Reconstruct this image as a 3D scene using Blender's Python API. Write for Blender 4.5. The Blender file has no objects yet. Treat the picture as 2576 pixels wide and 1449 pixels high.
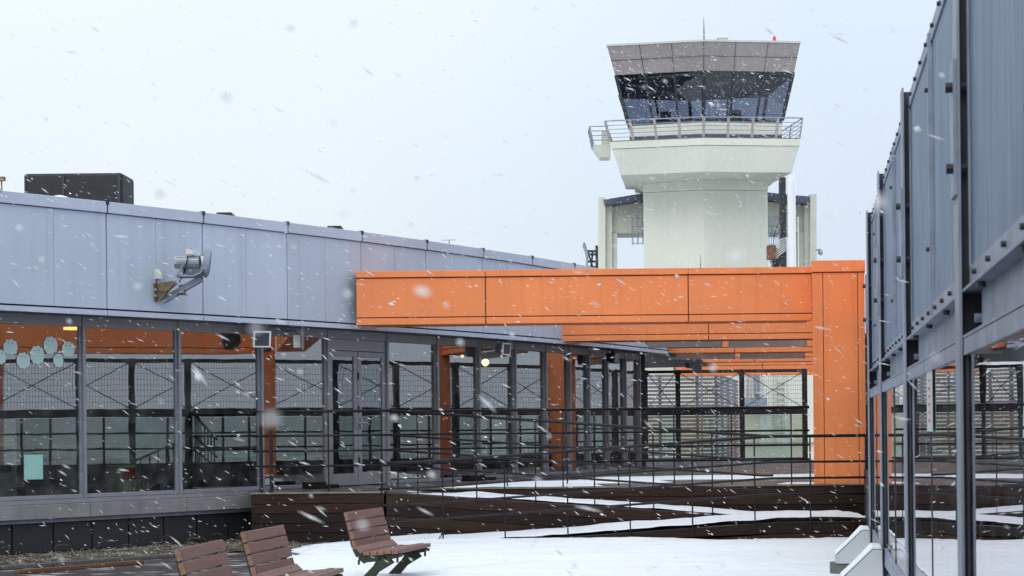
import bpy, bmesh, math, random
from mathutils import Vector, Matrix
random.seed(7)
sc = bpy.context.scene
COL = sc.collection
R = math.radians

# ------------------------------------------------------------------ camera
FPX, ROLL, EYE = 4000.0, 0.0105, 1.62
CX, CY = 1288.0, 1083.0
cam_d = bpy.data.cameras.new("camera")
cam = bpy.data.objects.new("camera", cam_d)
COL.objects.link(cam)
cam_d.sensor_width = 36.0
cam_d.lens = FPX / 2576.0 * 36.0
cam_d.shift_y = (CY - 724.5) / 2576.0
cam_d.clip_start, cam_d.clip_end = 0.05, 5000.0
cr, sr = math.cos(ROLL), math.sin(ROLL)
cam.matrix_world = Matrix(((cr, sr, 0, 0), (0, 0, -1, 0), (-sr, cr, 0, EYE), (0, 0, 0, 1)))
cam_d.dof.use_dof = True
cam_d.dof.focus_distance = 25.0
cam_d.dof.aperture_fstop = 6.3
sc.camera = cam

# ------------------------------------------------------------------ sky, sun, exposure
world = bpy.data.worlds.new("World")
sc.world = world
world.use_nodes = True
wn, wl = world.node_tree.nodes, world.node_tree.links
bg = wn["Background"]
sky = wn.new("ShaderNodeTexSky")
sky.sky_type = 'NISHITA'
sky.sun_disc = False
sky.sun_elevation, sky.sun_rotation = R(38), R(205)
sky.air_density, sky.dust_density = 1.0, 4.0
wtc = wn.new("ShaderNodeTexCoord")
wsep = wn.new("ShaderNodeSeparateXYZ")
wl.new(wtc.outputs['Generated'], wsep.inputs[0])
wnoi = wn.new("ShaderNodeTexNoise")
wnoi.inputs['Scale'].default_value = 1.3
wnoi.inputs['Detail'].default_value = 3.0
wl.new(wtc.outputs['Generated'], wnoi.inputs['Vector'])
wr = wn.new("ShaderNodeValToRGB")          # overcast cloud deck: brighter to the left, cooler to the right
wr.color_ramp.elements[0].position, wr.color_ramp.elements[0].color = 0.35, (8.7, 9.5, 10.0, 1)
wr.color_ramp.elements[1].position, wr.color_ramp.elements[1].color = 0.76, (7.2, 8.25, 9.6, 1)
wadd = wn.new("ShaderNodeMath"); wadd.operation = 'MULTIPLY_ADD'
wl.new(wsep.outputs['X'], wadd.inputs[0]); wadd.inputs[1].default_value = 0.75
wl.new(wnoi.outputs['Fac'], wadd.inputs[2])
wl.new(wadd.outputs[0], wr.inputs[0])
wmix = wn.new("ShaderNodeMix"); wmix.data_type = 'RGBA'
wmix.inputs['Factor'].default_value = 0.94
wl.new(sky.outputs[0], wmix.inputs['A'])
wz = wn.new("ShaderNodeMapRange")           # an overcast sky is brighter overhead than at the horizon
wz.inputs['From Min'].default_value, wz.inputs['From Max'].default_value = 0.12, 0.9
wz.inputs['To Min'].default_value, wz.inputs['To Max'].default_value = 1.0, 1.6
wl.new(wsep.outputs['Z'], wz.inputs['Value'])
wsc = wn.new("ShaderNodeVectorMath"); wsc.operation = 'SCALE'
wl.new(wr.outputs[0], wsc.inputs[0]); wl.new(wz.outputs[0], wsc.inputs['Scale'])
wl.new(wsc.outputs[0], wmix.inputs['B'])
wl.new(wmix.outputs['Result'], bg.inputs['Color'])
bg.inputs['Strength'].default_value = 0.1
sun_d = bpy.data.lights.new("sun", 'SUN')
sun_d.energy, sun_d.angle, sun_d.color = 1.0, R(35), (1.0, 0.97, 0.93)
sun = bpy.data.objects.new("sun", sun_d)
COL.objects.link(sun)
sun.rotation_euler = (R(52), 0, R(-25))
sc.view_settings.view_transform = 'Standard'
sc.view_settings.look = 'None'
sc.view_settings.exposure = 0.0
sc.view_settings.gamma = 1.0
sc.render.engine = 'CYCLES'
cy = sc.cycles
cy.use_denoising = True
try: cy.denoiser = 'OPENIMAGEDENOISE'
except Exception: pass
cy.max_bounces, cy.diffuse_bounces, cy.glossy_bounces = 10, 4, 4
cy.transmission_bounces, cy.transparent_max_bounces = 6, 24
cy.caustics_reflective = cy.caustics_refractive = False

# ------------------------------------------------------------------ helpers
def W(x, y, Z):
    """photo position (2576-wide) at distance Z -> world point"""
    px, py = x - CX, CY - y
    u, v = px + ROLL * py, py - ROLL * px
    return Vector((u * Z / FPX, Z, EYE + v * Z / FPX))

def tag(o, label=None, cat=None, group=None, kind=None):
    if label: o['label'] = label
    if cat: o['category'] = cat
    if group: o['group'] = group
    if kind: o['kind'] = kind
    return o

def thing(name, loc, label, cat, group=None):
    o = bpy.data.objects.new(name, None)
    o.empty_display_size = 0.2
    o.location = loc
    COL.objects.link(o)
    return tag(o, label, cat, group)

def root_loc(o):
    l = Vector((0, 0, 0))
    while o is not None:
        l += Vector(o.location)
        o = o.parent
    return l

class MB:
    def __init__(s): s.v, s.f = [], []
    def add(s, vs, fs):
        b = len(s.v)
        s.v += [Vector(q) for q in vs]
        s.f += [[b + i for i in q] for q in fs]
        return s
    def box(s, a, b):
        x0, x1 = sorted((a[0], b[0])); y0, y1 = sorted((a[1], b[1])); z0, z1 = sorted((a[2], b[2]))
        return s.hexa([(x0,y0,z0),(x1,y0,z0),(x1,y1,z0),(x0,y1,z0)], [(x0,y0,z1),(x1,y0,z1),(x1,y1,z1),(x0,y1,z1)])
    def hexa(s, lo, hi):
        n = len(lo)
        fs = [list(range(n))[::-1], list(range(n, 2*n))]
        for i in range(n): fs.append([i, (i+1) % n, n + (i+1) % n, n + i])
        return s.add(list(lo) + list(hi), fs)
    def extr(s, poly, vec):
        vec = Vector(vec)
        return s.hexa([Vector(p) for p in poly], [Vector(p) + vec for p in poly])
    def bar(s, a, b, w, h, up=(0,0,1)):
        a, b = Vector(a), Vector(b); d = (b - a).normalized(); up = Vector(up)
        sd = d.cross(up)
        if sd.length < 1e-4: sd = d.cross(Vector((1,0,0)))
        sd.normalize(); u = sd.cross(d).normalized()
        q = [sd*(-w/2)+u*(-h/2), sd*(w/2)+u*(-h/2), sd*(w/2)+u*(h/2), sd*(-w/2)+u*(h/2)]
        return s.hexa([a + k for k in q], [b + k for k in q])
    def tube(s, pts, r, n=8):
        pts = [Vector(p) for p in pts]; rings = []; ref = None
        for i, p in enumerate(pts):
            d = (pts[min(i+1, len(pts)-1)] - pts[max(i-1, 0)]).normalized()
            if ref is None:
                ref = d.cross(Vector((0,0,1)))
                if ref.length < 1e-3: ref = d.cross(Vector((1,0,0)))
            sd = (ref - d * ref.dot(d)).normalized(); u = d.cross(sd); ref = sd
            rr = r[i] if isinstance(r, (list, tuple)) else r
            rings.append([p + (sd*math.cos(2*math.pi*k/n) + u*math.sin(2*math.pi*k/n))*rr for k in range(n)])
        vs = [q for g in rings for q in g]; fs = []
        for i in range(len(rings)-1):
            for k in range(n):
                fs.append([i*n+k, i*n+(k+1)%n, (i+1)*n+(k+1)%n, (i+1)*n+k])
        fs.append(list(range(n))[::-1]); fs.append([(len(rings)-1)*n + k for k in range(n)])
        return s.add(vs, fs)
    def loft(s, rings, caps=True):
        n = len(rings[0]); vs = [Vector(q) for g in rings for q in g]; fs = []
        for i in range(len(rings)-1):
            for k in range(n):
                fs.append([i*n+k, i*n+(k+1)%n, (i+1)*n+(k+1)%n, (i+1)*n+k])
        if caps:
            fs.append(list(range(n))[::-1]); fs.append([(len(rings)-1)*n + k for k in range(n)])
        return s.add(vs, fs)
    def quad(s, a, b, c, d): return s.add([a, b, c, d], [[0,1,2,3]])
    def wall(s, p, q, z0, z1, t0, t1):
        """box along p->q (plan), thickness t0..t1 along the plaza-side normal"""
        p, q = Vector(p[:2]), Vector(q[:2]); d = (q - p).normalized(); n = Vector((d.y, -d.x))
        A, B, C_, D = p + n*t0, q + n*t0, q + n*t1, p + n*t1
        return s.hexa([(k.x,k.y,z0) for k in (A,B,C_,D)], [(k.x,k.y,z1) for k in (A,B,C_,D)])
    def build(s, name, mat, parent=None, smooth=False, bevel=0, label=None):
        off = root_loc(parent) if parent is not None else Vector((0,0,0))
        me = bpy.data.meshes.new(name)
        me.from_pydata([tuple(q - off) for q in s.v], [], s.f)
        bm = bmesh.new(); bm.from_mesh(me)
        bmesh.ops.recalc_face_normals(bm, faces=bm.faces); bm.to_mesh(me); bm.free()
        me.materials.append(mat)
        if smooth:
            for p in me.polygons: p.use_smooth = True
        o = bpy.data.objects.new(name, me); COL.objects.link(o)
        if parent is not None: o.parent = parent
        if bevel:
            m = o.modifiers.new("bevel", 'BEVEL'); m.width = bevel; m.segments = 2
            m.limit_method = 'ANGLE'; m.angle_limit = R(40)
        if label: o['label'] = label
        return o

def struct(o): return tag(o, kind='structure')

# ------------------------------------------------------------------ materials
def new_mat(name):
    m = bpy.data.materials.new(name); m.use_nodes = True
    nt = m.node_tree
    return m, nt, nt.nodes, nt.links, nt.nodes['Principled BSDF']

def noise(N, L, scale, detail=4, vec=None, stretch=None, src='Object'):
    tc = N.new('ShaderNodeTexCoord'); out = tc.outputs[src]
    if stretch:
        mp = N.new('ShaderNodeMapping'); mp.inputs['Scale'].default_value = stretch
        L.new(out, mp.inputs[0]); out = mp.outputs[0]
    t = N.new('ShaderNodeTexNoise'); t.inputs['Scale'].default_value = scale
    t.inputs['Detail'].default_value = detail
    L.new(out, t.inputs['Vector'])
    return t.outputs['Fac']

def ramp(N, L, fac, p0, c0, p1, c1):
    r = N.new('ShaderNodeValToRGB')
    r.color_ramp.elements[0].position, r.color_ramp.elements[0].color = p0, (*c0, 1)
    r.color_ramp.elements[1].position, r.color_ramp.elements[1].color = p1, (*c1, 1)
    L.new(fac, r.inputs[0]); return r.outputs[0]

def mixc(N, L, fac, a, b):
    m = N.new('ShaderNodeMix'); m.data_type = 'RGBA'
    for k, q in (('Factor', fac), ('A', a), ('B', b)):
        if isinstance(q, (int, float)): m.inputs[k].default_value = q
        elif isinstance(q, tuple): m.inputs[k].default_value = (*q, 1)
        else: L.new(q, m.inputs[k])
    return m.outputs['Result']

def math_(N, L, op, a, b=None, c=None):
    m = N.new('ShaderNodeMath'); m.operation = op
    for i, q in enumerate((a, b, c)):
        if q is None: continue
        if isinstance(q, (int, float)): m.inputs[i].default_value = q
        else: L.new(q, m.inputs[i])
    return m.outputs[0]

def bump(N, L, P, h, strength, dist=0.01):
    b = N.new('ShaderNodeBump'); b.inputs['Strength'].default_value = strength
    b.inputs['Distance'].default_value = dist
    L.new(h, b.inputs['Height']); L.new(b.outputs[0], P.inputs['Normal'])

def plain(name, c, rough=0.5, metal=0.0, var=0.12, scale=3.0, stretch=None, bmp=0.0, bscale=60, streak=0.0, spec=0.4, rand=0.0):
    m, nt, N, L, P = new_mat(name); P.inputs['Specular IOR Level'].default_value = spec
    lo = tuple(k*(1-var) for k in c); hi = tuple(min(1, k*(1+var)) for k in c)
    col = ramp(N, L, noise(N, L, scale, 5, stretch=stretch), 0.3, lo, 0.7, hi)
    if streak:   # rain / dirt streaks running down
        s = noise(N, L, 1.0, 6, stretch=(7, 7, 0.35))
        f = math_(N, L, 'MULTIPLY', ramp(N, L, s, 0.52, (0,0,0), 0.75, (1,1,1)), streak)
        col = mixc(N, L, f, col, tuple(k*0.45 for k in c))
    if rand:
        oi = N.new('ShaderNodeObjectInfo')
        col = mixc(N, L, math_(N, L, 'MULTIPLY', oi.outputs['Random'], rand), col, tuple(k*0.6 for k in c))
    L.new(col, P.inputs['Base Color'])
    rr = math_(N, L, 'MULTIPLY_ADD', noise(N, L, scale*4, 3), 0.2, rough - 0.1)
    L.new(rr, P.inputs['Roughness'])
    P.inputs['Metallic'].default_value = metal
    if bmp: bump(N, L, P, noise(N, L, bscale, 4), bmp)
    return m

def planked(name, c, width, axis='Y', snow=0.0, rough=0.45, length_stretch=(0.6, 9, 9)):
    """boards running across, each with its own tone, dark joints, optional thin snow traces"""
    m, nt, N, L, P = new_mat(name)
    tc = N.new('ShaderNodeTexCoord'); sp = N.new('ShaderNodeSeparateXYZ'); L.new(tc.outputs['Object'], sp.inputs[0])
    t = math_(N, L, 'DIVIDE', sp.outputs[axis], width)
    fr = math_(N, L, 'FRACT', t); fl = math_(N, L, 'FLOOR', t)
    wn_ = N.new('ShaderNodeTexWhiteNoise'); wn_.noise_dimensions = '1D'; L.new(fl, wn_.inputs['W'])
    grain = noise(N, L, 4.0, 8, stretch=length_stretch)
    base = ramp(N, L, grain, 0.3, tuple(k*0.55 for k in c), 0.72, tuple(k*1.45 for k in c))
    base = mixc(N, L, math_(N, L, 'MULTIPLY', wn_.outputs['Value'], 0.5), base, tuple(k*0.6 for k in c))
    edge = math_(N, L, 'LESS_THAN', fr, 0.05)
    base = mixc(N, L, edge, base, tuple(k*0.15 for k in c))
    if snow:
        s = noise(N, L, 1.6, 9, stretch=(1.2, 7, 1))
        sm = ramp(N, L, s, 0.64 - snow, (0,0,0), 0.70 - snow, (1,1,1))
        base = mixc(N, L, sm, base, (0.75, 0.78, 0.82))
    L.new(base, P.inputs['Base Color'])
    L.new(math_(N, L, 'MULTIPLY_ADD', noise(N, L, 2.0, 3), 0.5, rough - 0.25), P.inputs['Roughness'])
    h = math_(N, L, 'SUBTRACT', grain, math_(N, L, 'MULTIPLY', edge, 1.5))
    bump(N, L, P, h, 0.4, 0.006)
    return m

def glass(name, tint, refl, wave=0.0, wscale=2.0, dirt=0.0, ior=1.5):
    m = bpy.data.materials.new(name); m.use_nodes = True
    nt = m.node_tree; N, L = nt.nodes, nt.links; N.clear()
    out = N.new('ShaderNodeOutputMaterial')
    tr = N.new('ShaderNodeBsdfTransparent'); tr.inputs[0].default_value = (*tint, 1)
    gl = N.new('ShaderNodeBsdfGlossy'); gl.inputs['Roughness'].default_value = 0.0
    gl.inputs['Color'].default_value = (0.97, 0.95, 0.98, 1)
    fr = N.new('ShaderNodeFresnel'); ge = N.new('ShaderNodeNewGeometry')      # same reflectance from either side of the pane
    L.new(math_(N, L, 'MULTIPLY_ADD', ge.outputs['Backfacing'], 1/ior - ior, ior), fr.inputs['IOR'])
    fac = math_(N, L, 'MULTIPLY_ADD', fr.outputs[0], 1.0 - refl, refl)
    if wave:
        b = N.new('ShaderNodeBump'); b.inputs['Strength'].default_value = wave; b.inputs['Distance'].default_value = 0.02
        L.new(noise(N, L, wscale, 2), b.inputs['Height']); L.new(b.outputs[0], gl.inputs['Normal'])
    mx = N.new('ShaderNodeMixShader'); L.new(fac, mx.inputs[0]); L.new(tr.outputs[0], mx.inputs[1]); L.new(gl.outputs[0], mx.inputs[2])
    res = mx.outputs[0]
    if dirt:
        df = N.new('ShaderNodeBsdfDiffuse'); df.inputs[0].default_value = (0.6, 0.62, 0.62, 1)
        mm = N.new('ShaderNodeMixShader')
        L.new(math_(N, L, 'MULTIPLY', ramp(N, L, noise(N, L, 5, 6), 0.4, (0,0,0), 0.8, (1,1,1)), dirt), mm.inputs[0])
        L.new(res, mm.inputs[1]); L.new(df.outputs[0], mm.inputs[2]); res = mm.outputs[0]
    L.new(res, out.inputs[0])
    return m

def emit(name, c, s):
    m, nt, N, L, P = new_mat(name)
    P.inputs['Base Color'].default_value = (*c, 1)
    P.inputs['Emission Color'].default_value = (*c, 1); P.inputs['Emission Strength'].default_value = s
    return m

M = {}
M['fascia'] = plain('pale_grey_metal', (0.475, 0.53, 0.63), 0.42, 0.0, 0.06, 0.8, streak=0.2, rand=0.14)
M['cap'] = plain('pale_grey_cap', (0.47, 0.515, 0.62), 0.4, 0.0, 0.06, 1.5, streak=0.12)
M['dark'] = plain('dark_gap', (0.018, 0.018, 0.02), 0.7)
M['soffit'] = plain('soffit_grey', (0.11, 0.11, 0.118), 0.5, 0.0, 0.15, 2)
M['canopy'] = plain('dark_canopy', (0.05, 0.05, 0.053), 0.5, 0.0, 0.3, 2)
M['alu'] = plain('window_aluminium', (0.28, 0.28, 0.305), 0.4, 0.2, 0.08, 3, streak=0.15)
M['concrete'] = plain('ledge_concrete', (0.25, 0.25, 0.255), 0.75, 0.0, 0.16, 3, bmp=0.25, streak=0.3)
M['granite'] = plain('dark_granite', (0.032, 0.034, 0.038), 0.45, 0.0, 0.5, 90, bmp=0.05)
M['glass'] = glass('window_glass', (0.72, 0.75, 0.69), 0.19, 0.03, 1.3, dirt=0.08)
M['doorglass'] = glass('door_glass', (0.5, 0.58, 0.58), 0.14, 0.035, 2.2, dirt=0.06)
M['screenglass'] = glass('screen_glass', (0.30, 0.38, 0.40), 0.50, 0.03, 1.6, dirt=0.06)
M['fenceglass'] = glass('fence_glass', (0.74, 0.80, 0.77), 0.10, 0.0)
M['cabglass'] = glass('cab_glass', (0.36, 0.40, 0.47), 0.02)
M['orange'] = plain('orange_render', (0.82, 0.25, 0.088), 0.7, 0.0, 0.07, 1.2, bmp=0.15, bscale=120, streak=0.2, rand=0.10)
M['steel'] = plain('galvanised_steel', (0.25, 0.29, 0.365), 0.5, 0.1, 0.2, 5, streak=0.3)
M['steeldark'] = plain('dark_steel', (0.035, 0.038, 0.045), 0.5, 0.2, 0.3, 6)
M['rail'] = plain('black_rail_paint', (0.014, 0.014, 0.017), 0.5, 0.0, 0.5, 9, spec=0.25)
M['cream'] = plain('cream_render', (0.70, 0.705, 0.615), 0.8, 0.0, 0.04, 0.4, streak=0.12)
M['creamtrim'] = plain('cream_trim', (0.62, 0.625, 0.545), 0.8, 0.0, 0.05, 0.6, streak=0.12)
M['taupe'] = plain('taupe_panel', (0.345, 0.305, 0.30), 0.6, 0.0, 0.08, 0.5, streak=0.15)
M['joint'] = plain('joint_grey', (0.10, 0.09, 0.09), 0.7)  # dark grey of the roof band panel joints
M['navy'] = plain('navy_coping', (0.085, 0.10, 0.15), 0.5, 0.0, 0.15, 1)
M['black'] = plain('black_wrap', (0.012, 0.013, 0.016), 0.55, 0.0, 0.4, 6, bmp=0.2, bscale=20)
M['white'] = plain('white_paint', (0.78, 0.79, 0.80), 0.5, 0.0, 0.04, 2, streak=0.12)
M['offwhite'] = plain('weathered_white', (0.62, 0.62, 0.58), 0.5, 0.0, 0.1, 5, streak=0.3)
M['lampgrey'] = plain('cast_aluminium', (0.38, 0.40, 0.43), 0.4, 0.5, 0.15, 10)
M['rust'] = plain('rusty_plate', (0.19, 0.14, 0.085), 0.75, 0.1, 0.5, 14, bmp=0.2)
M['rustbox'] = plain('rust_stained_box', (0.17, 0.08, 0.045), 0.8, 0.0, 0.5, 5)
M['lens'] = plain('dark_lens', (0.05, 0.06, 0.075), 0.15, 0.0, 0.1, 2)
M['cable'] = plain('black_cable', (0.012, 0.012, 0.013), 0.5)
M['wood_slat'] = plain('mauve_brown_slat', (0.215, 0.118, 0.098), 0.5, 0.0, 0.12, 4, stretch=(12, 1, 12), bmp=0.15, bscale=90)
M['wood_end'] = plain('slat_end_grain', (0.21, 0.115, 0.085), 0.6, 0.0, 0.3, 40)
M['castgreen'] = plain('cast_green_iron', (0.032, 0.040, 0.024), 0.5, 0.2, 0.35, 8)
M['board'] = plain('wet_dark_board', (0.019, 0.012, 0.010), 0.55, 0.0, 0.5, 5, stretch=(0.7, 1, 12), bmp=0.3, bscale=30, spec=0.15)
M['boardwarm'] = plain('red_brown_board', (0.034, 0.018, 0.013), 0.55, 0.0, 0.45, 5, stretch=(0.7, 1, 12), bmp=0.3, bscale=30, spec=0.15)
M['deck'] = planked('upper_deck_boards', (0.058, 0.051, 0.050), 0.14, 'Y', 0.03)
M['lowdeck'] = planked('lower_deck_boards', (0.050, 0.034, 0.031), 0.14, 'Y', 0.05)
M['timber'] = plain('grey_weathered_timber', (0.11, 0.105, 0.10), 0.7, 0.0, 0.3, 6, stretch=(1, 8, 8))
M['plank'] = plain('orange_brown_plank', (0.15, 0.078, 0.042), 0.6, 0.0, 0.3, 6, stretch=(1, 8, 8))
M['edge'] = plain('pale_deck_edge', (0.17, 0.155, 0.13), 0.6, 0.0, 0.3, 5)
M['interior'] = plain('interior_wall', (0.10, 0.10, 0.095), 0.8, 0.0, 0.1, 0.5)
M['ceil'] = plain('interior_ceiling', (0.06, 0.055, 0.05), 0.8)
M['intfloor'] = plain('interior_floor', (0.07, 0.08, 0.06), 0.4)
M['darkbrown'] = plain('dark_brown_column', (0.05, 0.026, 0.020), 0.5)
M['tan'] = plain('tan_column', (0.30, 0.15, 0.07), 0.6)
M['screenslat'] = plain('lilac_grey_slat', (0.17, 0.155, 0.17), 0.6, 0.0, 0.12, 1)
M['concblock'] = plain('concrete_block', (0.13, 0.135, 0.13), 0.85, 0.0, 0.3, 8, bmp=0.3, streak=0.3)
M['coverwhite'] = plain('cover_plate', (0.50, 0.52, 0.53), 0.5, 0.0, 0.05, 3, streak=0.12)
M['red'] = plain('red_plastic', (0.65, 0.03, 0.02), 0.4)
M['blue'] = plain('blue_fabric', (0.03, 0.07, 0.22), 0.7)
M['green'] = plain('green_post', (0.12, 0.28, 0.05), 0.5)
M['teal'] = plain('pale_teal_paper', (0.33, 0.60, 0.54), 0.8, 0.0, 0.08, 3)
M['paper'] = plain('pale_mint_paper', (0.52, 0.70, 0.675), 0.8, 0.0, 0.06, 6)
M['ink'] = plain('sign_ink', (0.05, 0.05, 0.055), 0.7)
M['aedwhite'] = plain('cabinet_white', (0.42, 0.43, 0.44), 0.5)
M['lampon'] = emit('lamp_glow', (1.0, 0.80, 0.25), 9.0)
M['lampsmall'] = emit('small_lamp_glow', (1.0, 0.62, 0.2), 4.0)
M['straw'] = plain('dry_straw', (0.22, 0.15, 0.08), 0.8)

def snow_mat():
    m, nt, N, L, P = new_mat('snow')
    col = ramp(N, L, noise(N, L, 0.9, 6, stretch=(0.5, 2.2, 1)), 0.3, (0.74, 0.785, 0.85), 0.7, (0.80, 0.83, 0.865))
    L.new(col, P.inputs['Base Color']); P.inputs['Roughness'].default_value = 0.9
    P.inputs['Specular IOR Level'].default_value = 0.15
    h = math_(N, L, 'ADD', noise(N, L, 1.2, 6, stretch=(0.6, 3.5, 1)), math_(N, L, 'MULTIPLY', noise(N, L, 25, 4), 0.15))
    bump(N, L, P, h, 0.8, 0.05)
    return m
M['snow'] = snow_mat()

def airfield_mat():
    m, nt, N, L, P = new_mat('snowy_tarmac')
    f = noise(N, L, .09, 8)
    L.new(ramp(N, L, f, 0.36, (0.22, 0.23, 0.245), 0.60, (0.70, 0.73, 0.78)), P.inputs['Base Color']); P.inputs['Roughness'].default_value = 0.8
    return m
M['airfield'] = airfield_mat()
def grating_mat():
    m, nt, N, L, P = new_mat('ribbed_steel_panel')
    tc = N.new('ShaderNodeTexCoord'); sp = N.new('ShaderNodeSeparateXYZ'); L.new(tc.outputs['Object'], sp.inputs[0])
    fr = math_(N, L, 'FRACT', math_(N, L, 'MULTIPLY', sp.outputs['Y'], 28.0))
    rib = math_(N, L, 'PINGPONG', fr, 0.5)
    g = math_(N, L, 'ADD', math_(N, L, 'MULTIPLY', noise(N, L, 3.0, 8, stretch=(14, 14, 0.5)), .72), math_(N, L, 'MULTIPLY', noise(N, L, 1.1, 5), .28))
    col = ramp(N, L, g, 0.36, (0.105, 0.155, 0.24), 0.66, (0.245, 0.32, 0.43))
    col = mixc(N, L, math_(N, L, 'MULTIPLY', math_(N, L, 'LESS_THAN', rib, 0.12), 0.5), col, (0.06, 0.08, 0.11))
    L.new(col, P.inputs['Base Color']); P.inputs['Roughness'].default_value = 0.55; P.inputs['Metallic'].default_value = 0.0
    bump(N, L, P, rib, 0.5, 0.01)
    return m
M['grating'] = grating_mat()

def gravel_mat():
    m, nt, N, L, P = new_mat('gravel_and_dead_leaves')
    v = N.new('ShaderNodeTexVoronoi'); v.inputs['Scale'].default_value = 38
    tc = N.new('ShaderNodeTexCoord'); L.new(tc.outputs['Object'], v.inputs['Vector'])
    sp = N.new('ShaderNodeSeparateColor'); L.new(v.outputs['Color'], sp.inputs[0])
    col = ramp(N, L, sp.outputs[0], 0.1, (0.045, 0.036, 0.018), 0.8, (0.19, 0.15, 0.10))
    col = mixc(N, L, ramp(N, L, math_(N, L, 'MULTIPLY', noise(N, L, 2.0, 5), sp.outputs[1]), 0.34, (0,0,0), 0.5, (1,1,1)), col, (0.5, 0.5, 0.5))
    L.new(col, P.inputs['Base Color']); P.inputs['Roughness'].default_value = 0.9
    bump(N, L, P, v.outputs['Distance'], 0.8, 0.03)
    return m
M['gravel'] = gravel_mat()

# ------------------------------------------------------------------ plan of the curved building
Z_U = EYE - 0.885                     # upper deck
FB, FT = EYE + 1.65, EYE + 3.22       # fascia bottom, top
HEAD = EYE + 1.58
F = [(-9.117, 18.74), (-7.90, 19.78), (-6.72, 20.86)]
ang, p = 44.5, Vector((-6.72, 20.86))
while len(F) < 14:
    p = p + Vector((math.cos(R(ang)), math.sin(R(ang)))) * 1.6
    F.append((p.x, p.y)); ang += 2.0
def offset(poly, d):
    out = []
    for i in range(len(poly)):
        a, b = Vector(poly[max(i-1, 0)]), Vector(poly[min(i+1, len(poly)-1)])
        t = (b - a).normalized(); n = Vector((-t.y, t.x))
        q = Vector(poly[i]) + n * d; out.append((q.x, q.y))
    return out
G = offset(F, 0.55)
BACK = offset(F, 7.5)
def hit(x, poly):
    k = (x - CX) / FPX
    for i in range(len(poly)-1):
        a, b = poly[i], poly[i+1]
        fa, fb = a[0] - k*a[1], b[0] - k*b[1]
        if fa <= 0 <= fb or fb <= 0 <= fa:
            t = fa / (fa - fb)
            return (a[0] + (b[0]-a[0])*t, a[1] + (b[1]-a[1])*t)
    a, b = (poly[0], poly[1]) if k < poly[0][0]/poly[0][1] else (poly[-2], poly[-1])
    fa, fb = a[0] - k*a[1], b[0] - k*b[1]; t = fa / (fa - fb)
    return (a[0] + (b[0]-a[0])*t, a[1] + (b[1]-a[1])*t)
def wall_y(x):
    for i in range(len(F)-1):
        if F[i][0] <= x <= F[i+1][0]:
            return F[i][1] + (F[i+1][1]-F[i][1])*(x-F[i][0])/(F[i+1][0]-F[i][0])
    return 18 if x < F[0][0] else 99
DECK_Z = 23.5      # front of the raised deck at left
EDGE_Z = 24.7      # front of the raised deck behind the ramps
RAMP_Z = 22.25     # front of the lower ramp
SC_SL = 0.1835     # right-hand screen: dX/dY
def screen_x(y): return 3.81 - (17.0 - y) * SC_SL

# ------------------------------------------------------------------ ground and decks
g = MB(); g.quad((-900, -300, -4.2), (900, -300, -4.2), (900, 2500, -4.2), (-900, 2500, -4.2))
struct(g.build('ground', M['airfield']))
g = MB(); g.box((-14, -3, -0.30), (7.5, 26, 0.0)); g.box((-14, -3, -4.15), (7.4, 25.9, -0.31))
struct(g.build('lower_deck', M['lowdeck']))

gx = hit(626, G)
gl_line = [q for q in G if q[0] > gx[0]]
deck_poly = [(-3.86, DECK_Z), (-1.9, DECK_Z), (-1.9, EDGE_Z), (5.62, EDGE_Z), (9.3, 43.3), (3.6, 44.5)] + gl_line[::-1] + [gx]
g = MB(); g.hexa([(x, y, Z_U - 0.05) for x, y in deck_poly], [(x, y, Z_U) for x, y in deck_poly])
struct(g.build('upper_deck', M['deck']))
# wooden retaining wall under the deck edge
tw = thing('retaining_wall', (-2.9, DECK_Z, 0), 'dark wet timber retaining wall of horizontal boards carrying the raised deck', 'wall')
def boards(a, b, zb, zt, n, y, mats, nm='board', dz_a=0.0, dz_b=0.0):
    """n boards stacked between x=a and x=b at depth y; ends may be lifted (ramps)"""
    h = (zt - zb) / n
    for i in range(n):
        m_ = MB(); z0, z1 = zb + i*h + 0.006, zb + (i+1)*h - 0.006
        if b - a > 5:
            cuts = [a, a + (b-a)*(0.3 + 0.4*random.random()), b]
        else: cuts = [a, b]
        for c0, c1 in zip(cuts, cuts[1:]):
            la, lb = [(dz_a + (dz_b-dz_a)*(c-a)/(b-a)) for c in (c0, c1)]
            jj = random.uniform(0, 0.006)
            m_.hexa([(c0+.003, y-.03-jj, z0+la), (c1-.003, y-.03-jj, z0+lb), (c1-.003, y, z0+lb), (c0+.003, y, z0+la)],
                    [(c0+.003, y-.03-jj, z1+la), (c1-.003, y-.03-jj, z1+lb), (c1-.003, y, z1+lb), (c0+.003, y, z1+la)])
        yield m_, mats[(i*7+i//2) % len(mats)]
mw = [M['board'], M['board'], M['boardwarm'], M['board']]
for bm_, mm in boards(-3.86, -1.9, 0.0, Z_U - 0.022, 5, DECK_Z, mw): bm_.build('board', mm, tw)
for bm_, mm in boards(-1.9, 5.62, 0.0, Z_U - 0.022, 5, EDGE_Z, mw): bm_.build('board', mm, tw)
g = MB(); g.box((-1.93, DECK_Z, 0), (-1.9, EDGE_Z - .04, Z_U - .06)); g.box((-3.86, DECK_Z + .01, 0), (-3.83, gx[1] + .3, Z_U - .06))
g.build('side_board', M['board'], tw)
g = MB(); g.box((-3.83, DECK_Z+.002, 0.0), (-1.94, DECK_Z+.05, Z_U-.07)); g.box((-1.88, EDGE_Z+.002, 0.0), (5.6, EDGE_Z+.05, Z_U-.07))
g.build('backing', M['dark'], tw)
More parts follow.
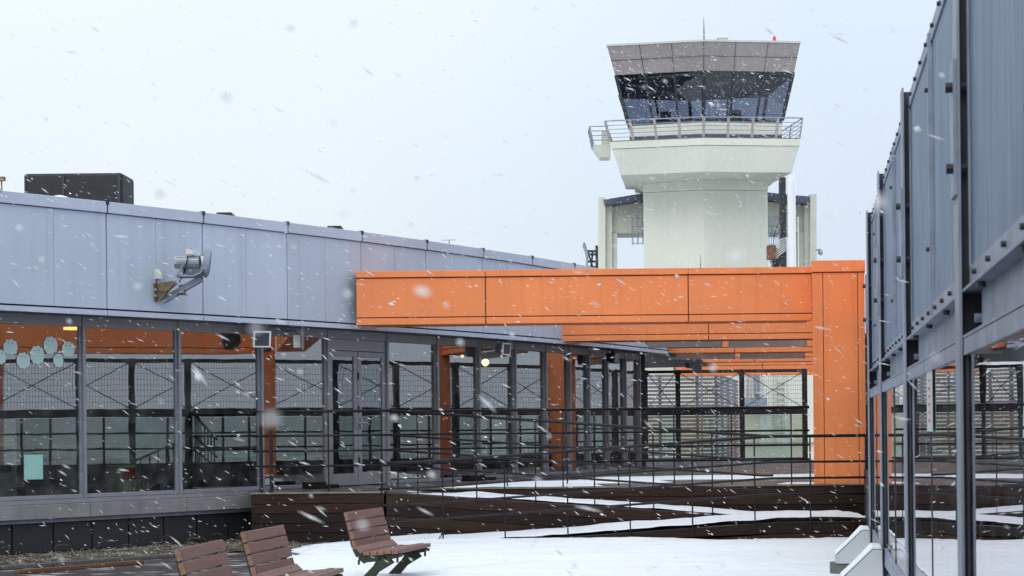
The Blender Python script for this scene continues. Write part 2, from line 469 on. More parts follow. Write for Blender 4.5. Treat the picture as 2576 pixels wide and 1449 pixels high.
g = MB(); g.box((-3.88, DECK_Z - 0.055, Z_U - .020), (-1.9, DECK_Z - .001, Z_U + .008)); g.box((-1.9, EDGE_Z - 0.055, Z_U - .020), (5.62, EDGE_Z - .001, Z_U + .008))
g.build('edge_trim', M['edge'], tw, bevel=.006)

# ------------------------------------------------------------------ ramps
LAND = EYE - 1.32
def ramp_thing(label, x0, z0, x1, z1, y0, y1, xl=None):
    t = thing('wooden_ramp', ((x0+x1)/2, (y0+y1)/2, 0), label, 'ramp', None)
    g = MB(); g.hexa([(x0,y0,z0-.05),(x1,y0,z1-.05),(x1,y1,z1-.05),(x0,y1,z0-.05)], [(x0,y0,z0),(x1,y0,z1),(x1,y1,z1),(x0,y1,z0)])
    if xl: g.box((x1, y0, z1-.05), (xl, y1, z1))
    g.build('walking_surface', M['deck'], t)
    return t
ra = ramp_thing('upper ramp sloping down to the right from the raised deck along its dark board wall', -1.87, Z_U, 3.7, LAND, DECK_Z, EDGE_Z-.06, 5.0)
xa, xb = -1.87, 3.7
nb = 5
for i in range(nb):
    g = MB()
    zt_a = Z_U - .02 - i*.165; zt_b = LAND - .02 - i*.165
    for c0, c1 in ((xa, xa+2.1+.35*(i%3)), (xa+2.1+.35*(i%3), xb)):
        la, lb = [zt_a + (zt_b-zt_a)*(c-xa)/(xb-xa) for c in (c0, c1)]
        lo_a, lo_b = max(la-.155, 0.0), max(lb-.155, 0.0)
        if la <= 0.02 or lb <= 0.02: continue
        g.hexa([(c0+.003,DECK_Z-.03,lo_a),(c1-.003,DECK_Z-.03,lo_b),(c1-.003,DECK_Z,lo_b),(c0+.003,DECK_Z,lo_a)],
               [(c0+.003,DECK_Z-.03,la),(c1-.003,DECK_Z-.03,lb),(c1-.003,DECK_Z,lb),(c0+.003,DECK_Z,la)])
    if g.v: g.build('side_board', [M['boardwarm'], M['board']][i % 2], ra)
g = MB(); g.hexa([(xa,DECK_Z+.003,0),(xb,DECK_Z+.003,0),(xb,DECK_Z+.03,0),(xa,DECK_Z+.03,0)], [(xa,DECK_Z+.003,Z_U-.06),(xb,DECK_Z+.003,LAND-.06),(xb,DECK_Z+.03,LAND-.06),(xa,DECK_Z+.03,Z_U-.06)])
g.build('backing', M['dark'], ra)
rb = ramp_thing('lower ramp sloping down to the left in front, wedge of brown boards on its side', -1.15, 0.012, 3.7, LAND, RAMP_Z, DECK_Z-.06, 5.0)
for i in range(2):
    g = MB(); th = .15
    x_s = -1.15 + (3.7+1.15)*((.02+i*.16)/LAND)
    def zt(x): return LAND*(x+1.15)/4.85 - i*.16 - .005
    c0, c1 = max(x_s, -1.1), 3.7
    g.hexa([(c0,RAMP_Z-.03,0),(c1,RAMP_Z-.03,max(zt(c1)-th,0)),(c1,RAMP_Z,max(zt(c1)-th,0)),(c0,RAMP_Z,0)],
           [(c0,RAMP_Z-.03,zt(c0)+.004),(c1,RAMP_Z-.03,zt(c1)),(c1,RAMP_Z,zt(c1)),(c0,RAMP_Z,zt(c0)+.004)])
    g.box((3.703,RAMP_Z-.03,max(LAND-.005-i*.16-th,0)),(5.0,RAMP_Z,LAND-.005-i*.16))
    g.build('side_board', [M['board'], M['boardwarm']][i % 2], rb)

# ------------------------------------------------------------------ snow lying on the ground, ramps and deck
from mathutils import noise as mnoise
def fbm(x, y, s=1.0, o=4): return mnoise.fractal(Vector((x*s, y*s, 3.7)), 1.0, 2.0, o)
def sheet(name, x0, x1, y0, y1, nx, ny, hfun, base, label=None, inside=None):
    v, f = [], []
    for j in range(ny+1):
        for i in range(nx+1):
            x = x0 + (x1-x0)*i/nx; y = y0 + (y1-y0)*j/ny
            v.append((x, y, base(x, y) + hfun(x, y)))
    for j in range(ny):
        for i in range(nx):
            a = j*(nx+1)+i; q = [a, a+1, a+nx+2, a+nx+1]
            if all(v[k][2] < base(v[k][0], v[k][1]) - .004 for k in q): continue
            if inside and not inside((v[a][0]+v[a+1][0])/2, (v[a][1]+v[a+nx+1][1])/2): continue
            f.append(q)
    me = bpy.data.meshes.new(name); me.from_pydata(v, [], f); me.materials.append(M['snow'])
    for pl in me.polygons: pl.use_smooth = True
    o = bpy.data.objects.new(name, me); COL.objects.link(o)
    return tag(o, label, 'snow', kind='stuff')
def sm(a, b, x):
    t = min(1, max(0, (x-a)/(b-a))); return t*t*(3-2*t)
def seg_d(x, y, a, b):
    ax, ay = a; bx, by = b; dx, dy = bx-ax, by-ay
    t = min(1, max(0, ((x-ax)*dx+(y-ay)*dy)/(dx*dx+dy*dy)))
    return math.hypot(x-ax-t*dx, y-ay-t*dy)
def h_low(x, y):
    n = fbm(x, y, .9); n2 = fbm(x*.6, y*3.0, 1.3)
    edge = -3.05 + (.55 if y > 22.6 else 0)*sm(22.4, 23.4, y) + .28*n + .13*fbm(x, y*1.4, 5)
    h = .085*sm(edge, edge+.7, x) + (.014*n2 + .006*fbm(x*2, y*7, 1.5) + .004*fbm(x, y, 9))*sm(edge, edge+.5, x) - .012
    h -= .16*math.exp(-(seg_d(x, y, (-1.5, 17.6), (.54, 19.2))/(.12+.05*n2))**2)
    h -= .07*math.exp(-(seg_d(x, y, (-2.8, 19.7), (-2.3, 19.75))/.09)**2)
    h -= .09*math.exp(-(seg_d(x, y, (-3.3, 17.0), (-2.7, 17.5))/.3)**2)
    if y > 21.5: h += .05*sm(21.5, 22.2, y)*sm(-2.2, -.8, x)*(1-sm(1.0, 3.2, x))
    return h
sheet('snow_ground', -5.5, 4.9, 9, RAMP_Z-.035, 330, 420, h_low, lambda x, y: 0.0, 'white snow lying over the lower deck around the benches',
      inside=lambda x, y: x < screen_x(min(y, 17.0))+.9 and x < 5.0)
sheet('snow_ground', -3.8, -1.05, RAMP_Z-.035, DECK_Z-.03, 90, 50, h_low, lambda x, y: 0.0, 'snow drifted at the foot of the dark board wall')
def z_ra(x, y): return Z_U + (LAND-Z_U)*min(1, max(0, (x+1.87)/5.57))
def z_rb(x, y): return LAND*min(1, max(0, (x+1.15)/4.85))
sheet('snow_patch', -1.6, 4.95, DECK_Z+.02, EDGE_Z-.08, 160, 30,
      lambda x, y: .055*sm(-1.4, -.3, x) + .018*fbm(x, y, 1.6) - .035*sm(DECK_Z+.12, DECK_Z, y) - .03*sm(EDGE_Z-.35, EDGE_Z-.1, y+.25*fbm(x, 9, .8)), z_ra, 'strip of snow lying along the upper ramp')
sheet('snow_patch', -1.3, 4.95, RAMP_Z+.0, DECK_Z-.07, 160, 30,
      lambda x, y: .075 + .02*fbm(x, y+40, 1.6) - .02*sm(RAMP_Z+.12, RAMP_Z, y), z_rb, 'thick strip of snow lying along the lower ramp')
def h_up(x, y):
    n = fbm(x, y, .8); h = -.03 + .012*n
    h += .075*math.exp(-(seg_d(x, y, (-.3, 26.2), (2.3, 26.5))/(.28+.1*n))**2)
    h += .09*math.exp(-(seg_d(x, y, (1.7, 27.9), (5.8, 28.4))/(.55+.2*n))**2)
    h += .07*math.exp(-(seg_d(x, y, (-1.6, 24.9), (1.2, 25.0))/(.22+.12*n))**2)*sm(-1.7, -1.0, x)
    h += .06*math.exp(-(seg_d(x, y, (4.4, 24.95), (5.4, 25.0))/(.2+.1*n))**2)
    return h
sheet('snow_patch', -1.8, 6.0, EDGE_Z+.02, 33, 170, 150, h_up, lambda x, y: Z_U, 'thin drifts of snow on the wet boards of the raised deck')

# ------------------------------------------------------------------ planting bed along the building
bed = MB(); nx = 90
lineB = offset(F, 0.45)
ln = [hit(x, lineB) for x in [-260 + i*(850/nx) for i in range(nx+1)]]
for i in range(nx):
    a, b = Vector(ln[i]), Vector(ln[i+1]); t = (b-a).normalized(); n = Vector((t.y, -t.x))
    wd = 1.97
    for k in range(14):
        q = [a+n*wd*k/14, b+n*wd*k/14, b+n*wd*(k+1)/14, a+n*wd*(k+1)/14]
        def hz(c): return .005 + .02*fbm(c.x, c.y, 3) + .02*fbm(c.x, c.y, 11) + .015*math.sin(math.pi*min(1, max(0, (k+.5)/14)))
        bed.quad(*[(c.x, c.y, hz(c)) for c in q])
o = bed.build('gravel_bed', M['gravel']); tag(o, 'strip of brown gravel and dead leaves dusted with snow', 'gravel', kind='stuff')
peb = MB()
for i in range(3600):
    k = random.randrange(nx); a, b = Vector(ln[k]), Vector(ln[k+1]); t = (b-a).normalized(); n = Vector((t.y, -t.x))
    c = a.lerp(b, random.random()) + n*random.uniform(.05, 1.92); s = random.uniform(.008, .024)
    z = .022 + .02*fbm(c.x, c.y, 3) + .02*fbm(c.x, c.y, 11)
    A = random.uniform(0, 6.28); d = Vector((math.cos(A), math.sin(A), random.uniform(-.4, .6)))*s; e = Vector((-d.y, d.x, random.uniform(.2, .9)*s))
    c3 = Vector((c.x, c.y, z))
    peb.add([c3-d, c3+e*.6, c3+d, c3-e*.4+Vector((0,0,s*.8))], [[0,1,2],[0,2,3],[0,1,3],[1,2,3]])
o = peb.build('dead_leaves', M['gravel']); tag(o, 'dead brown leaves and stones scattered on the gravel strip', 'leaves', kind='stuff')
bord = offset(F, -1.52)
tb = thing('timber_edging', (ln[40][0], ln[40][1]-1.6, 0), 'grey weathered timber edging along the gravel strip', 'edging')
g = MB()
for x0, x1 in ((-260, 120), (124, 470)):
    a, b = hit(x0, bord), hit(x1, bord); g.wall(a, b, 0.0, .05, 0.0, .09)
g.build('edging_board', M['timber'], tb, bevel=.008)
g = MB(); g.wall((-5.85, 18.62), (-4.68, 19.93), 0.002, .05, 0, .09)
tag(g.build('loose_plank', M['plank'], bevel=.006), 'loose orange brown plank lying against the grey timber edging', 'plank')
g = MB()
for i in range(16):
    k = random.choice([random.randrange(10, nx), random.randrange(55, nx)])
    a = Vector(ln[k]); t = (Vector(ln[min(k+1,nx)])-Vector(ln[k-1])).normalized(); n = Vector((t.y, -t.x)); c = a + n*random.uniform(.1, .5)
    w = Vector((random.uniform(-.16, .16), random.uniform(-.1, .1), 0)); hh = random.uniform(.04, .13)
    g.tube([(c.x, c.y, .05), (c.x+w.x*.4, c.y+w.y, .05+hh*.8), (c.x+w.x, c.y, .05+hh), (c.x+w.x*1.5, c.y, .05+hh*.75)], .003, 4)
o = g.build('dry_grass', M['straw']); tag(o, 'dry bent grass stems at the foot of the dark stone wall', 'grass', kind='stuff')

# ------------------------------------------------------------------ terminal building
tb_ = thing('terminal_building', (F[4][0], F[4][1], 0), 'curved low terminal building with pale grey metal fascia and long glazed front', 'building')
for i in range(len(F)-1):
    a, b = Vector(F[i]), Vector(F[i+1]); d = (b-a).normalized(); m_ = (a+b)/2; L_ = (b-a).length
    jt = random.uniform(0, .004)
    g = MB()
    g.wall(a + d*.008, m_ - d*.0025, FB + .095, FT - .165, -.04, jt)
    g.wall(m_ + d*.0025, b - d*.008, FB + .095, FT - .165, -.04, jt + random.uniform(-.002, .002))
    g.build('fascia_panel', M['fascia'], tb_)
    g = MB(); g.wall(a + d*.006, b - d*.006, FT - .155, FT, -.30, .035); g.build('parapet_cap', M['cap'], tb_, bevel=.006)
    g = MB(); g.wall(a + d*.006, b - d*.006, FB, FB + .07, -.06, .012); g.build('drip_strip', M['cap'], tb_)
    g = MB(); g.wall(b - d*.024, b + d*.024, FT - .04, FT + .015, -.05, .045); g.wall(b - d*.008, b + d*.008, FT-.155, FT-.04, 0, .037)
    g.build('joint_clip', M['rust'] if i % 3 == 1 else M['steeldark'], tb_)
g = MB()
for i in range(len(F)-1): g.wall(F[i], F[i+1], FB + .01, FT - .02, -.20, -.045)
g.build('fascia_backing', M['dark'], tb_)
g = MB()
SO = offset(F, 0.03)
for i in range(len(F)-1):
    g.hexa([(*SO[i], FB+.012), (*SO[i+1], FB+.012), (*G[i+1], FB+.012), (*G[i], FB+.012)], [(*SO[i], FB+.05), (*SO[i+1], FB+.05), (*G[i+1], FB+.05), (*G[i], FB+.05)])
g.build('soffit', M['soffit'], tb_)
g = MB()
e0, e1 = SO[-1], G[-1]
g.hexa([(e0[0], e0[1]+.01, FB+.012), (5.4, 42.6, FB+.012), (3.0, 43.5, FB+.012), (e1[0], e1[1]+.01, FB+.012)], [(e0[0], e0[1]+.01, FB+.1), (5.4, 42.6, FB+.1), (3.0, 43.5, FB+.1), (e1[0], e1[1]+.01, FB+.1)])
g.build('canopy', M['canopy'], tb_)
g = MB(); RO = offset(F, .2)
for i in range(len(F)-1):
    g.hexa([(*RO[i], FT-.3), (*RO[i+1], FT-.3), (*BACK[i+1], FT-.3), (*BACK[i], FT-.3)], [(*RO[i], FT-.12), (*RO[i+1], FT-.12), (*BACK[i+1], FT-.12), (*BACK[i], FT-.12)])
g.build('roof', M['snow'], tb_)
# inside
GI = offset(F, 0.7)
g = MB()
for i in range(len(F)-1): g.quad((*G[i], HEAD+.10), (*G[i+1], HEAD+.10), (*BACK[i+1], HEAD+.10), (*BACK[i], HEAD+.10))
g.build('ceiling', M['ceil'], tb_)
g = MB()
for i in range(len(F)-1): g.quad((*GI[i], Z_U-.06), (*GI[i+1], Z_U-.06), (*BACK[i+1], Z_U-.06), (*BACK[i], Z_U-.06))
g.build('interior_floor', M['intfloor'], tb_)
g = MB()
for i in range(len(F)-1): g.quad((*BACK[i], Z_U-.06), (*BACK[i+1], Z_U-.06), (*BACK[i+1], FT-.2), (*BACK[i], FT-.2))
g.quad((*BACK[0], 0), (*G[0], 0), (*G[0], FT-.2), (*BACK[0], FT-.2)); g.quad((*BACK[-1], 0), (*G[-1], 0), (*G[-1], FT-.2), (*BACK[-1], FT-.2))
g.build('interior_wall', M['interior'], tb_)
def icol(xa, xb, mat, back=.35, lab=None):
    poly = offset(F, .55 + back); a, b = hit(xa, poly), hit(xb, poly); g = MB(); g.wall(a, b, Z_U-.05, HEAD+.09, -.3, 0); g.build('interior_column', mat, tb_, label=lab)
icol(663, 690, M['darkbrown']); icol(1100, 1143, M['darkbrown']); icol(1327, 1353, M['tan']); icol(1470, 1479, M['tan']); icol(1532, 1549, M['tan'])
# glazing
MUL = [-420, -70, 208, 448, 655, 822, 971, 1097, 1202, 1293, 1370, 1430, 1478, 1525, 1570, 1605]
mp = [hit(x, G) for x in MUL]
for i in range(len(mp)-1):
    a, b = Vector(mp[i]), Vector(mp[i+1]); d = (b-a).normalized()
    door = MUL[i] == 822
    zb = Z_U + .005
    fw = .045
    g = MB()
    g.wall(a - d*fw/2, a + d*fw/2, zb, HEAD+.08, -.05, .07)
    g.wall(a + d*fw/2, b - d*fw/2, HEAD-.06, HEAD+.08, -.05, .05)
    if not door: g.wall(a + d*fw/2, b - d*fw/2, zb, zb+.055, -.05, .05)
    if i == len(mp)-2: g.wall(b - d*fw/2, b + d*fw/2, zb, HEAD+.08, -.05, .07)
    if not door:
        w = g.build('window', M['alu'], tb_, bevel=.004)
        q = MB(); q.wall(a + d*(fw/2-.004), b - d*(fw/2-.004), zb+.05, HEAD-.055, -.012, -.004); q.build('pane', M['glass'], w)
        q = MB(); q.wall(a + d*fw/2, a + d*(fw/2+.03), zb+.055, HEAD-.06, -.03, .02); q.wall(b - d*(fw/2+.03), b - d*fw/2, zb+.055, HEAD-.06, -.03, .02)
        q.build('sash', M['alu'] if i > 3 else M['steel'], w)
    else:
        w = g.build('door_frame', M['alu'], tb_, bevel=.004)
        q = MB(); q.wall(a + d*fw/2, b - d*fw/2, HEAD-.24, HEAD-.065, -.04, .03); q.build('door_head', M['alu'], w)
        mid = (a+b)/2
        for s0, s1 in ((a + d*.03, mid - d*.006), (mid + d*.006, b - d*.03)):
            q = MB(); zt_ = HEAD-.25
            q.wall(s0, s0 + d*.085, zb+.01, zt_, -.02, .03); q.wall(s1 - d*.085, s1, zb+.01, zt_, -.02, .03)
            q.wall(s0 + d*.085, s1 - d*.085, zt_-.09, zt_, -.02, .03); q.wall(s0 + d*.085, s1 - d*.085, zb+.01, zb+.20, -.02, .03)
            lf = q.build('door_leaf', M['alu'], tb_, bevel=.004)
            q = MB(); q.wall(s0 + d*.08, s1 - d*.08, zb+.195, zt_-.085, .002, .01); q.build('door_pane', M['doorglass'], lf)
            q = MB(); hp = s1 - d*.05 if s0.x < mid.x - .2 and s1.x < mid.x else s0 + d*.05
            q.wall(hp - d*.015, hp + d*.015, Z_U+.95, Z_U+1.13, .03, .06); q.wall(hp, hp + d*.12, Z_U+1.03, Z_U+1.055, .06, .08); q.build('handle', M['lampgrey'], lf)
            for zz in (.35, 1.2, 1.75): q = MB(); q.wall(s0 - d*.012, s0 + d*.01, Z_U+zz, Z_U+zz+.12, .03, .05); q.build('hinge', M['steeldark'], lf)
# end post group at the far corner
g = MB()
for x, w_ in ((1612, .10), (1620, .06)):
    a = hit(x, G); g.box((a[0]-w_/2, a[1]-.1, Z_U), (a[0]+w_/2, a[1]+.1, FB))
g.build('corner_post', M['steeldark'], tb_)
# sill, ledge and stone base of the left part
LEFT = [hit(x, G) for x in (-420, -230, -70, 70, 208, 330, 448, 560, 632)]
g = MB(); g2 = MB(); g3 = MB(); g4 = MB()
for a, b in zip(LEFT, LEFT[1:]):
    g.wall(a, b, Z_U-.055, Z_U+.002, -.05, .11); g2.wall(a, b, Z_U-.255, Z_U-.06, -.05, .19); g3.wall(a, b, Z_U-.31, Z_U-.262, -.05, .12); g4.wall(a, b, -.02, Z_U-.312, -.12, .035)
g.build('window_sill', M['alu'], tb_); g2.build('concrete_ledge', M['concrete'], tb_, bevel=.006); g3.build('flashing', M['steel'], tb_); g4.build('base_backing', M['dark'], tb_)
JX = [-330, -200, -80, 22, 126, 223, 315, 403, 486, 565, 640]
for x0, x1 in zip(JX, JX[1:]):
    a, b = Vector(hit(x0, G)), Vector(hit(x1, G)); d = (b-a).normalized(); g = MB(); g.wall(a + d*.012, b - d*.012, .02, Z_U-.32, .036, .065); g.build('stone_panel', M['granite'], tb_, bevel=.003)

# ---- things behind and on the glass
up = Vector((0, 0, 1))
def on_glass(x, y, off):
    c = hit(x, G); Zc = c[1]; w = W(x, y, Zc); i = 0
    d = (Vector(hit(x+20, G)) - Vector(hit(x-20, G))).normalized(); n = Vector((d.y, -d.x))
    return Vector((c[0] + n.x*off, c[1] + n.y*off, w.z)), Vector((d.x, d.y, 0)), Vector((n.x, n.y, 0))
cut = [(28, 873.6, 20, 18, 'beside the leftmost lower one'), (3, 898, 18, 14, 'cut by the left edge of the photo'), (95, 893, 23, 18, 'lower, left of the middle'), (60, 907, 20, 17, 'lowest of the row'), (129, 869, 22, 18, 'highest of the row'), (148, 907, 17, 13, 'lower, right of the middle'), (173, 879, 19.5, 16.5, 'rightmost of the row')]
for x, y, hh, ww, wh in cut:
    c, d, n = on_glass(x, y, .003); s_ = FPX/c.y; hw, hz_ = ww/s_/.95, hh/s_
    pl = []
    for k in range(48):
        A = 2*math.pi*k/48; rr = 1 + .07*math.cos(9*A)*(1 if abs(math.sin(A)) > .45 else .25)
        pl.append(c + d*(math.cos(A)*hw*rr) + Vector((0,0,1))*(math.copysign(abs(math.sin(A))**.8, math.sin(A))*hz_*rr))
    g = MB(); g.extr(pl, n*.003)
    o = g.build('paper_cutout', M['paper'])
    for ux, uz in ((-.3, .5), (.3, .5)):
        g = MB(); q = c + d*(hw*ux) + up*(hz_*uz) + n*.0035; g.tube([q, q + n*.0015], .008, 8); g.build('mark', M['concblock'], o)
    tag(o, 'pale mint paper cutout on the left window, ' + wh, 'decoration', 'paper cutouts on the left window')
c, d, n = on_glass(83, 1175, .003); s_ = FPX/c.y; hw, hz_ = 24/s_/.93, 31/s_; up = Vector((0,0,1))
g = MB(); g.extr([c-d*hw-up*hz_, c+d*hw-up*hz_, c+d*hw+up*hz_, c-d*hw+up*hz_], n*.002)
o = g.build('poster', M['teal']); tag(o, 'back of a pale teal paper poster taped to the left window', 'poster')
def inside_pt(x, depth): return hit(x, offset(F, .55+depth))
a = Vector(inside_pt(-30, 1.0)); b = Vector(inside_pt(42, 1.0))
t = thing('defibrillator_cabinet', (a.x, a.y, Z_U), 'white defibrillator cabinet lettered AED behind the left window', 'cabinet')
g = MB(); g.wall(a, b, Z_U-.05, Z_U+.95, -.35, 0); g.build('cabinet_body', M['aedwhite'], t, bevel=.01)
g = MB(); g.wall(a.lerp(b, .15), a.lerp(b, .8), Z_U+.36, Z_U+.74, .001, .006); g.build('cabinet_window', M['ink'], t)
d = (b-a).normalized()
cu = bpy.data.curves.new('lettering', 'FONT'); cu.body = 'AED'; cu.size = .16; cu.extrude = .002; cu.align_x = 'CENTER'
tmp = bpy.data.objects.new('lettering', cu); COL.objects.link(tmp); bpy.context.view_layer.update()
me_t = bpy.data.meshes.new_from_object(tmp.evaluated_get(bpy.context.evaluated_depsgraph_get())); bpy.data.objects.remove(tmp); me_t.name = 'lettering'
me_t.materials.clear(); me_t.materials.append(M['ink'])
tx = bpy.data.objects.new('lettering', me_t); COL.objects.link(tx)
tx.parent = t; q = a.lerp(b, .62) + Vector((d.y, -d.x))*.004; tx.location = (q.x-a.x, q.y-a.y, .78); tx.rotation_euler = (R(90), 0, math.atan2(d.y, d.x))
# toy machine, seats
a, b = Vector(inside_pt(300, 1.1)), Vector(inside_pt(352, 1.1))
t = thing('toy_machine', (a.x, a.y, Z_U), 'small machine with red front and green post behind the second window', 'machine')
g = MB(); g.wall(a, b, Z_U-.05, Z_U+.42, -.4, 0); g.build('machine_body', M['offwhite'], t, bevel=.02)
g = MB(); g.wall(a.lerp(b,.15), a.lerp(b,.75), Z_U+.2, Z_U+.38, .001, .02); g.build('front_panel', M['red'], t, bevel=.01)
g = MB(); g.wall(a.lerp(b,.8), b, Z_U+.42, Z_U+.5, -.4, 0); g.wall(a.lerp(b,.82), b, Z_U-.05, Z_U+.42, .001, .03); g.build('side_post', M['green'], t)
for x0, x1, w_ in ((358, 395, 'beside the red machine'), (402, 436, 'near the window bar')):
    a, b = Vector(inside_pt(x0, 1.3)), Vector(inside_pt(x1, 1.3)); t = thing('armchair', (a.x, a.y, Z_U), 'dark blue low armchair seen through the second window, ' + w_, 'armchair', 'blue armchairs inside')
    g = MB(); g.wall(a, b, Z_U-.05, Z_U+.2, -.5, 0); g.build('seat', M['blue'], t, bevel=.04)
    g = MB(); g.wall(a, b, Z_U+.2, Z_U+.42, -.5, -.36); g.build('backrest', M['blue'], t, bevel=.04)
    g = MB(); g.wall(a.lerp(b,.2), a.lerp(b,.4), Z_U+.06, Z_U+.14, .002, .01); g.build('sticker', emit('yellow_sticker', (.5, .45, .02), 0.0), t)
def bulb(x, y, depth, r, mat, lab, name='pendant_lamp'):
    c = inside_pt(x, depth); w = W(x, y, c[1]); t = thing(name, (w.x, w.y, w.z), lab, 'lamp')
    g = MB(); g.tube([w + Vector((0,0,-r)), w + Vector((0,0,-r*.6)), w, w + Vector((0,0,r*.6)), w + Vector((0,0,r))], [r*.2, r*.8, r, r*.8, r*.2], 12); g.build('globe', mat, t, smooth=True)
    g = MB(); g.tube([w + Vector((0,0,r*.9)), (w.x, w.y, HEAD+.1)], .012, 6); g.build('stem', M['steeldark'], t)
bulb(1221, 912, .5, .068, M['lampon'], 'glowing yellow globe lamp hanging inside beside a window bar')
bulb(1163, 896, .6, .03, M['lampsmall'], 'tiny lit yellow lamp high inside, left of the bright globe')
c = inside_pt(180, 2.0); w = W(180, 829, c[1])
t = thing('ceiling_lamp', (w.x, w.y, HEAD+.09), 'lit amber ceiling lamp seen through the leftmost window', 'lamp')
g = MB(); g.tube([(w.x, w.y, HEAD+.04), (w.x, w.y, HEAD+.075)], .12, 16); g.build('diffuser', M['lampsmall'], t)
g = MB(); g.tube([(w.x, w.y, HEAD+.076), (w.x, w.y, HEAD+.098)], .135, 16); g.build('housing', M['white'], t)

# ---- doorstep blocks on the deck
for x0, x1, dz, lab in ((758, 830, .11, 'dark timber block on the deck left of the glass doors'), (1160, 1225, .10, 'dark timber block on the deck right of the glass doors')):
    a, b = hit(x0, offset(F, .30)), hit(x1, offset(F, .30)); t = MB(); t.wall(a, (a[0]+(b[0]-a[0])*.55, a[1]+(b[1]-a[1])*.55), Z_U+.001, Z_U+dz, 0, .2); t.wall((a[0]+(b[0]-a[0])*.56, a[1]+(b[1]-a[1])*.56), b, Z_U+.001, Z_U+dz*.55, 0, .2)
    tag(t.build('timber_block', M['board'], bevel=.008), lab, 'block')

# ---- roof things
def roof_pt(x, y, Z): return W(x, y, Z)
t = thing('roof_unit', roof_pt(190, 515, 25.3), 'big black wrapped box unit standing on the terminal roof', 'roof unit')
a = W(58, 436, 25.3); b = W(308, 437, 25.3); zt_ = a.z; zb = FT - .12
g = MB(); g.hexa([(a.x, 25.3, zb), (b.x, 25.3, zb), (b.x+.04, 25.95, zb), (a.x+.04, 25.95, zb)], [(a.x, 25.3, zt_), (b.x, 25.3, zt_), (b.x+.04, 25.95, zt_-.01), (a.x+.04, 25.95, zt_-.01)])
g.build('casing', M['black'], t, bevel=.05)
for xs in (W(160, 500, 25.3).x, W(300, 500, 25.3).x): g = MB(); g.box((xs-.02, 25.28, zb), (xs+.02, 25.3, zt_-.03)); g.build('seam', M['steeldark'], t)
w = W(150, 497, 22.6)
t = thing('roof_vent', (w.x, w.y, FT-.12), 'small white domed vent on the roof before the black box', 'vent')
g = MB(); zc_ = FT-.12; prof = [(0, .17), (.16, .17), (.24, .16), (.29, .11), (.31, .03)]
g.loft([[(w.x+r_*math.cos(k*.3927), w.y+r_*math.sin(k*.3927), zc_+h_) for k in range(16)] for h_, r_ in prof]); g.build('dome', M['white'], t, smooth=True)
w = W(4, 455, 24.0); g = MB(); g.tube([(w.x, w.y, FT-.13), (w.x, w.y, w.z)], .012, 6); g.box((w.x-.07, w.y-.04, w.z), (w.x+.05, w.y+.04, w.z+.06))
tag(g.build('roof_marker', M['rust']), 'small capped metal post on the roof at the left edge', 'post')
for x, y, Zr, lab in ((566, 541, 25.6, 'low dark roof hatch behind the parapet, nearer one'), (842, 574, 27.8, 'low dark roof hatch behind the parapet, farther one')):
    w = W(x, y, Zr); g = MB(); g.loft([[(w.x-.12, w.y-.1, FT-.12), (w.x+.16, w.y-.1, FT-.12), (w.x+.16, w.y+.3, FT-.12), (w.x-.12, w.y+.3, FT-.12)], [(w.x-.12, w.y-.1, w.z+.03), (w.x+.12, w.y-.1, w.z+.03), (w.x+.12, w.y+.3, w.z+.03), (w.x-.12, w.y+.3, w.z+.03)]])
    tag(g.build('roof_hatch', M['black']), lab, 'hatch', 'roof hatches')
w = W(1130, 607, 31.0); t = thing('antenna', (w.x, w.y, FT-.12), 'thin television antenna on the terminal roof', 'antenna')
g = MB(); g.tube([(w.x, w.y, FT-.12), (w.x, w.y, w.z+.03)], .012, 6); g.build('mast', M['steel'], t)
g = MB(); g.tube([(w.x-.14, w.y, w.z+.02), (w.x+.12, w.y, w.z+.03)], .006, 5)
for k in range(5): g.tube([(w.x-.13+k*.06, w.y-.1, w.z+.02), (w.x-.13+k*.06, w.y+.1, w.z+.02)], .005, 5)
g.build('boom', M['steel'], t)

# ------------------------------------------------------------------ floodlight on the fascia
ZL = 22.35
def q_(x, y, dz=0): return W(x, y, ZL + dz)
fp = Vector(hit(395, F)); t = thing('floodlight', (fp.x, fp.y, W(395, 735, fp.y).z), 'grey finned floodlight on a bracket arm fixed to the fascia', 'floodlight')
zb_, zt_ = W(395, 759, fp.y).z, W(395, 712, fp.y).z
d = (Vector(hit(420, F))-fp).normalized(); n = Vector((d.y, -d.x))
g = MB(); A3 = Vector((fp.x, fp.y, 0)); n3 = Vector((n.x, n.y, 0)); d3 = Vector((d.x, d.y, 0))
g.extr([A3+n3*.004+up*zb_, A3+n3*.03+up*zb_, A3+n3*.10+up*zb_, A3+n3*.48+up*(zt_-.02), A3+n3*.48+up*zt_, A3+n3*.004+up*zt_], d3*.03)
g.box((fp.x-.02, fp.y-.03, zb_), (fp.x+.005, fp.y+.005, zt_)); g.build('bracket_plate', M['rust'], t)
g = MB()
for zz in (.28, .62): c = A3 + n3*.012 - d3*.03 + up*(zb_+(zt_-zb_)*zz); g.tube([c, c + n3*.06], .022, 6)
g.build('anchor_bolt', M['lampgrey'], t)
g = MB(); a = A3 + n3*.10 + d3*.05 + up*(zb_+.005); b = q_(508, 700)
g.bar(a, b, .075, .085); g.build('arm', M['steel'], t, bevel=.008)
g = MB(); m_ = a.lerp(b, .5); g.bar(m_-up*.07, m_+up*.07, .02, .14, n3); g.bar(m_-up*.075, m_-up*.06, .16, .03, n3); g.build('clamp', M['rust'], t)
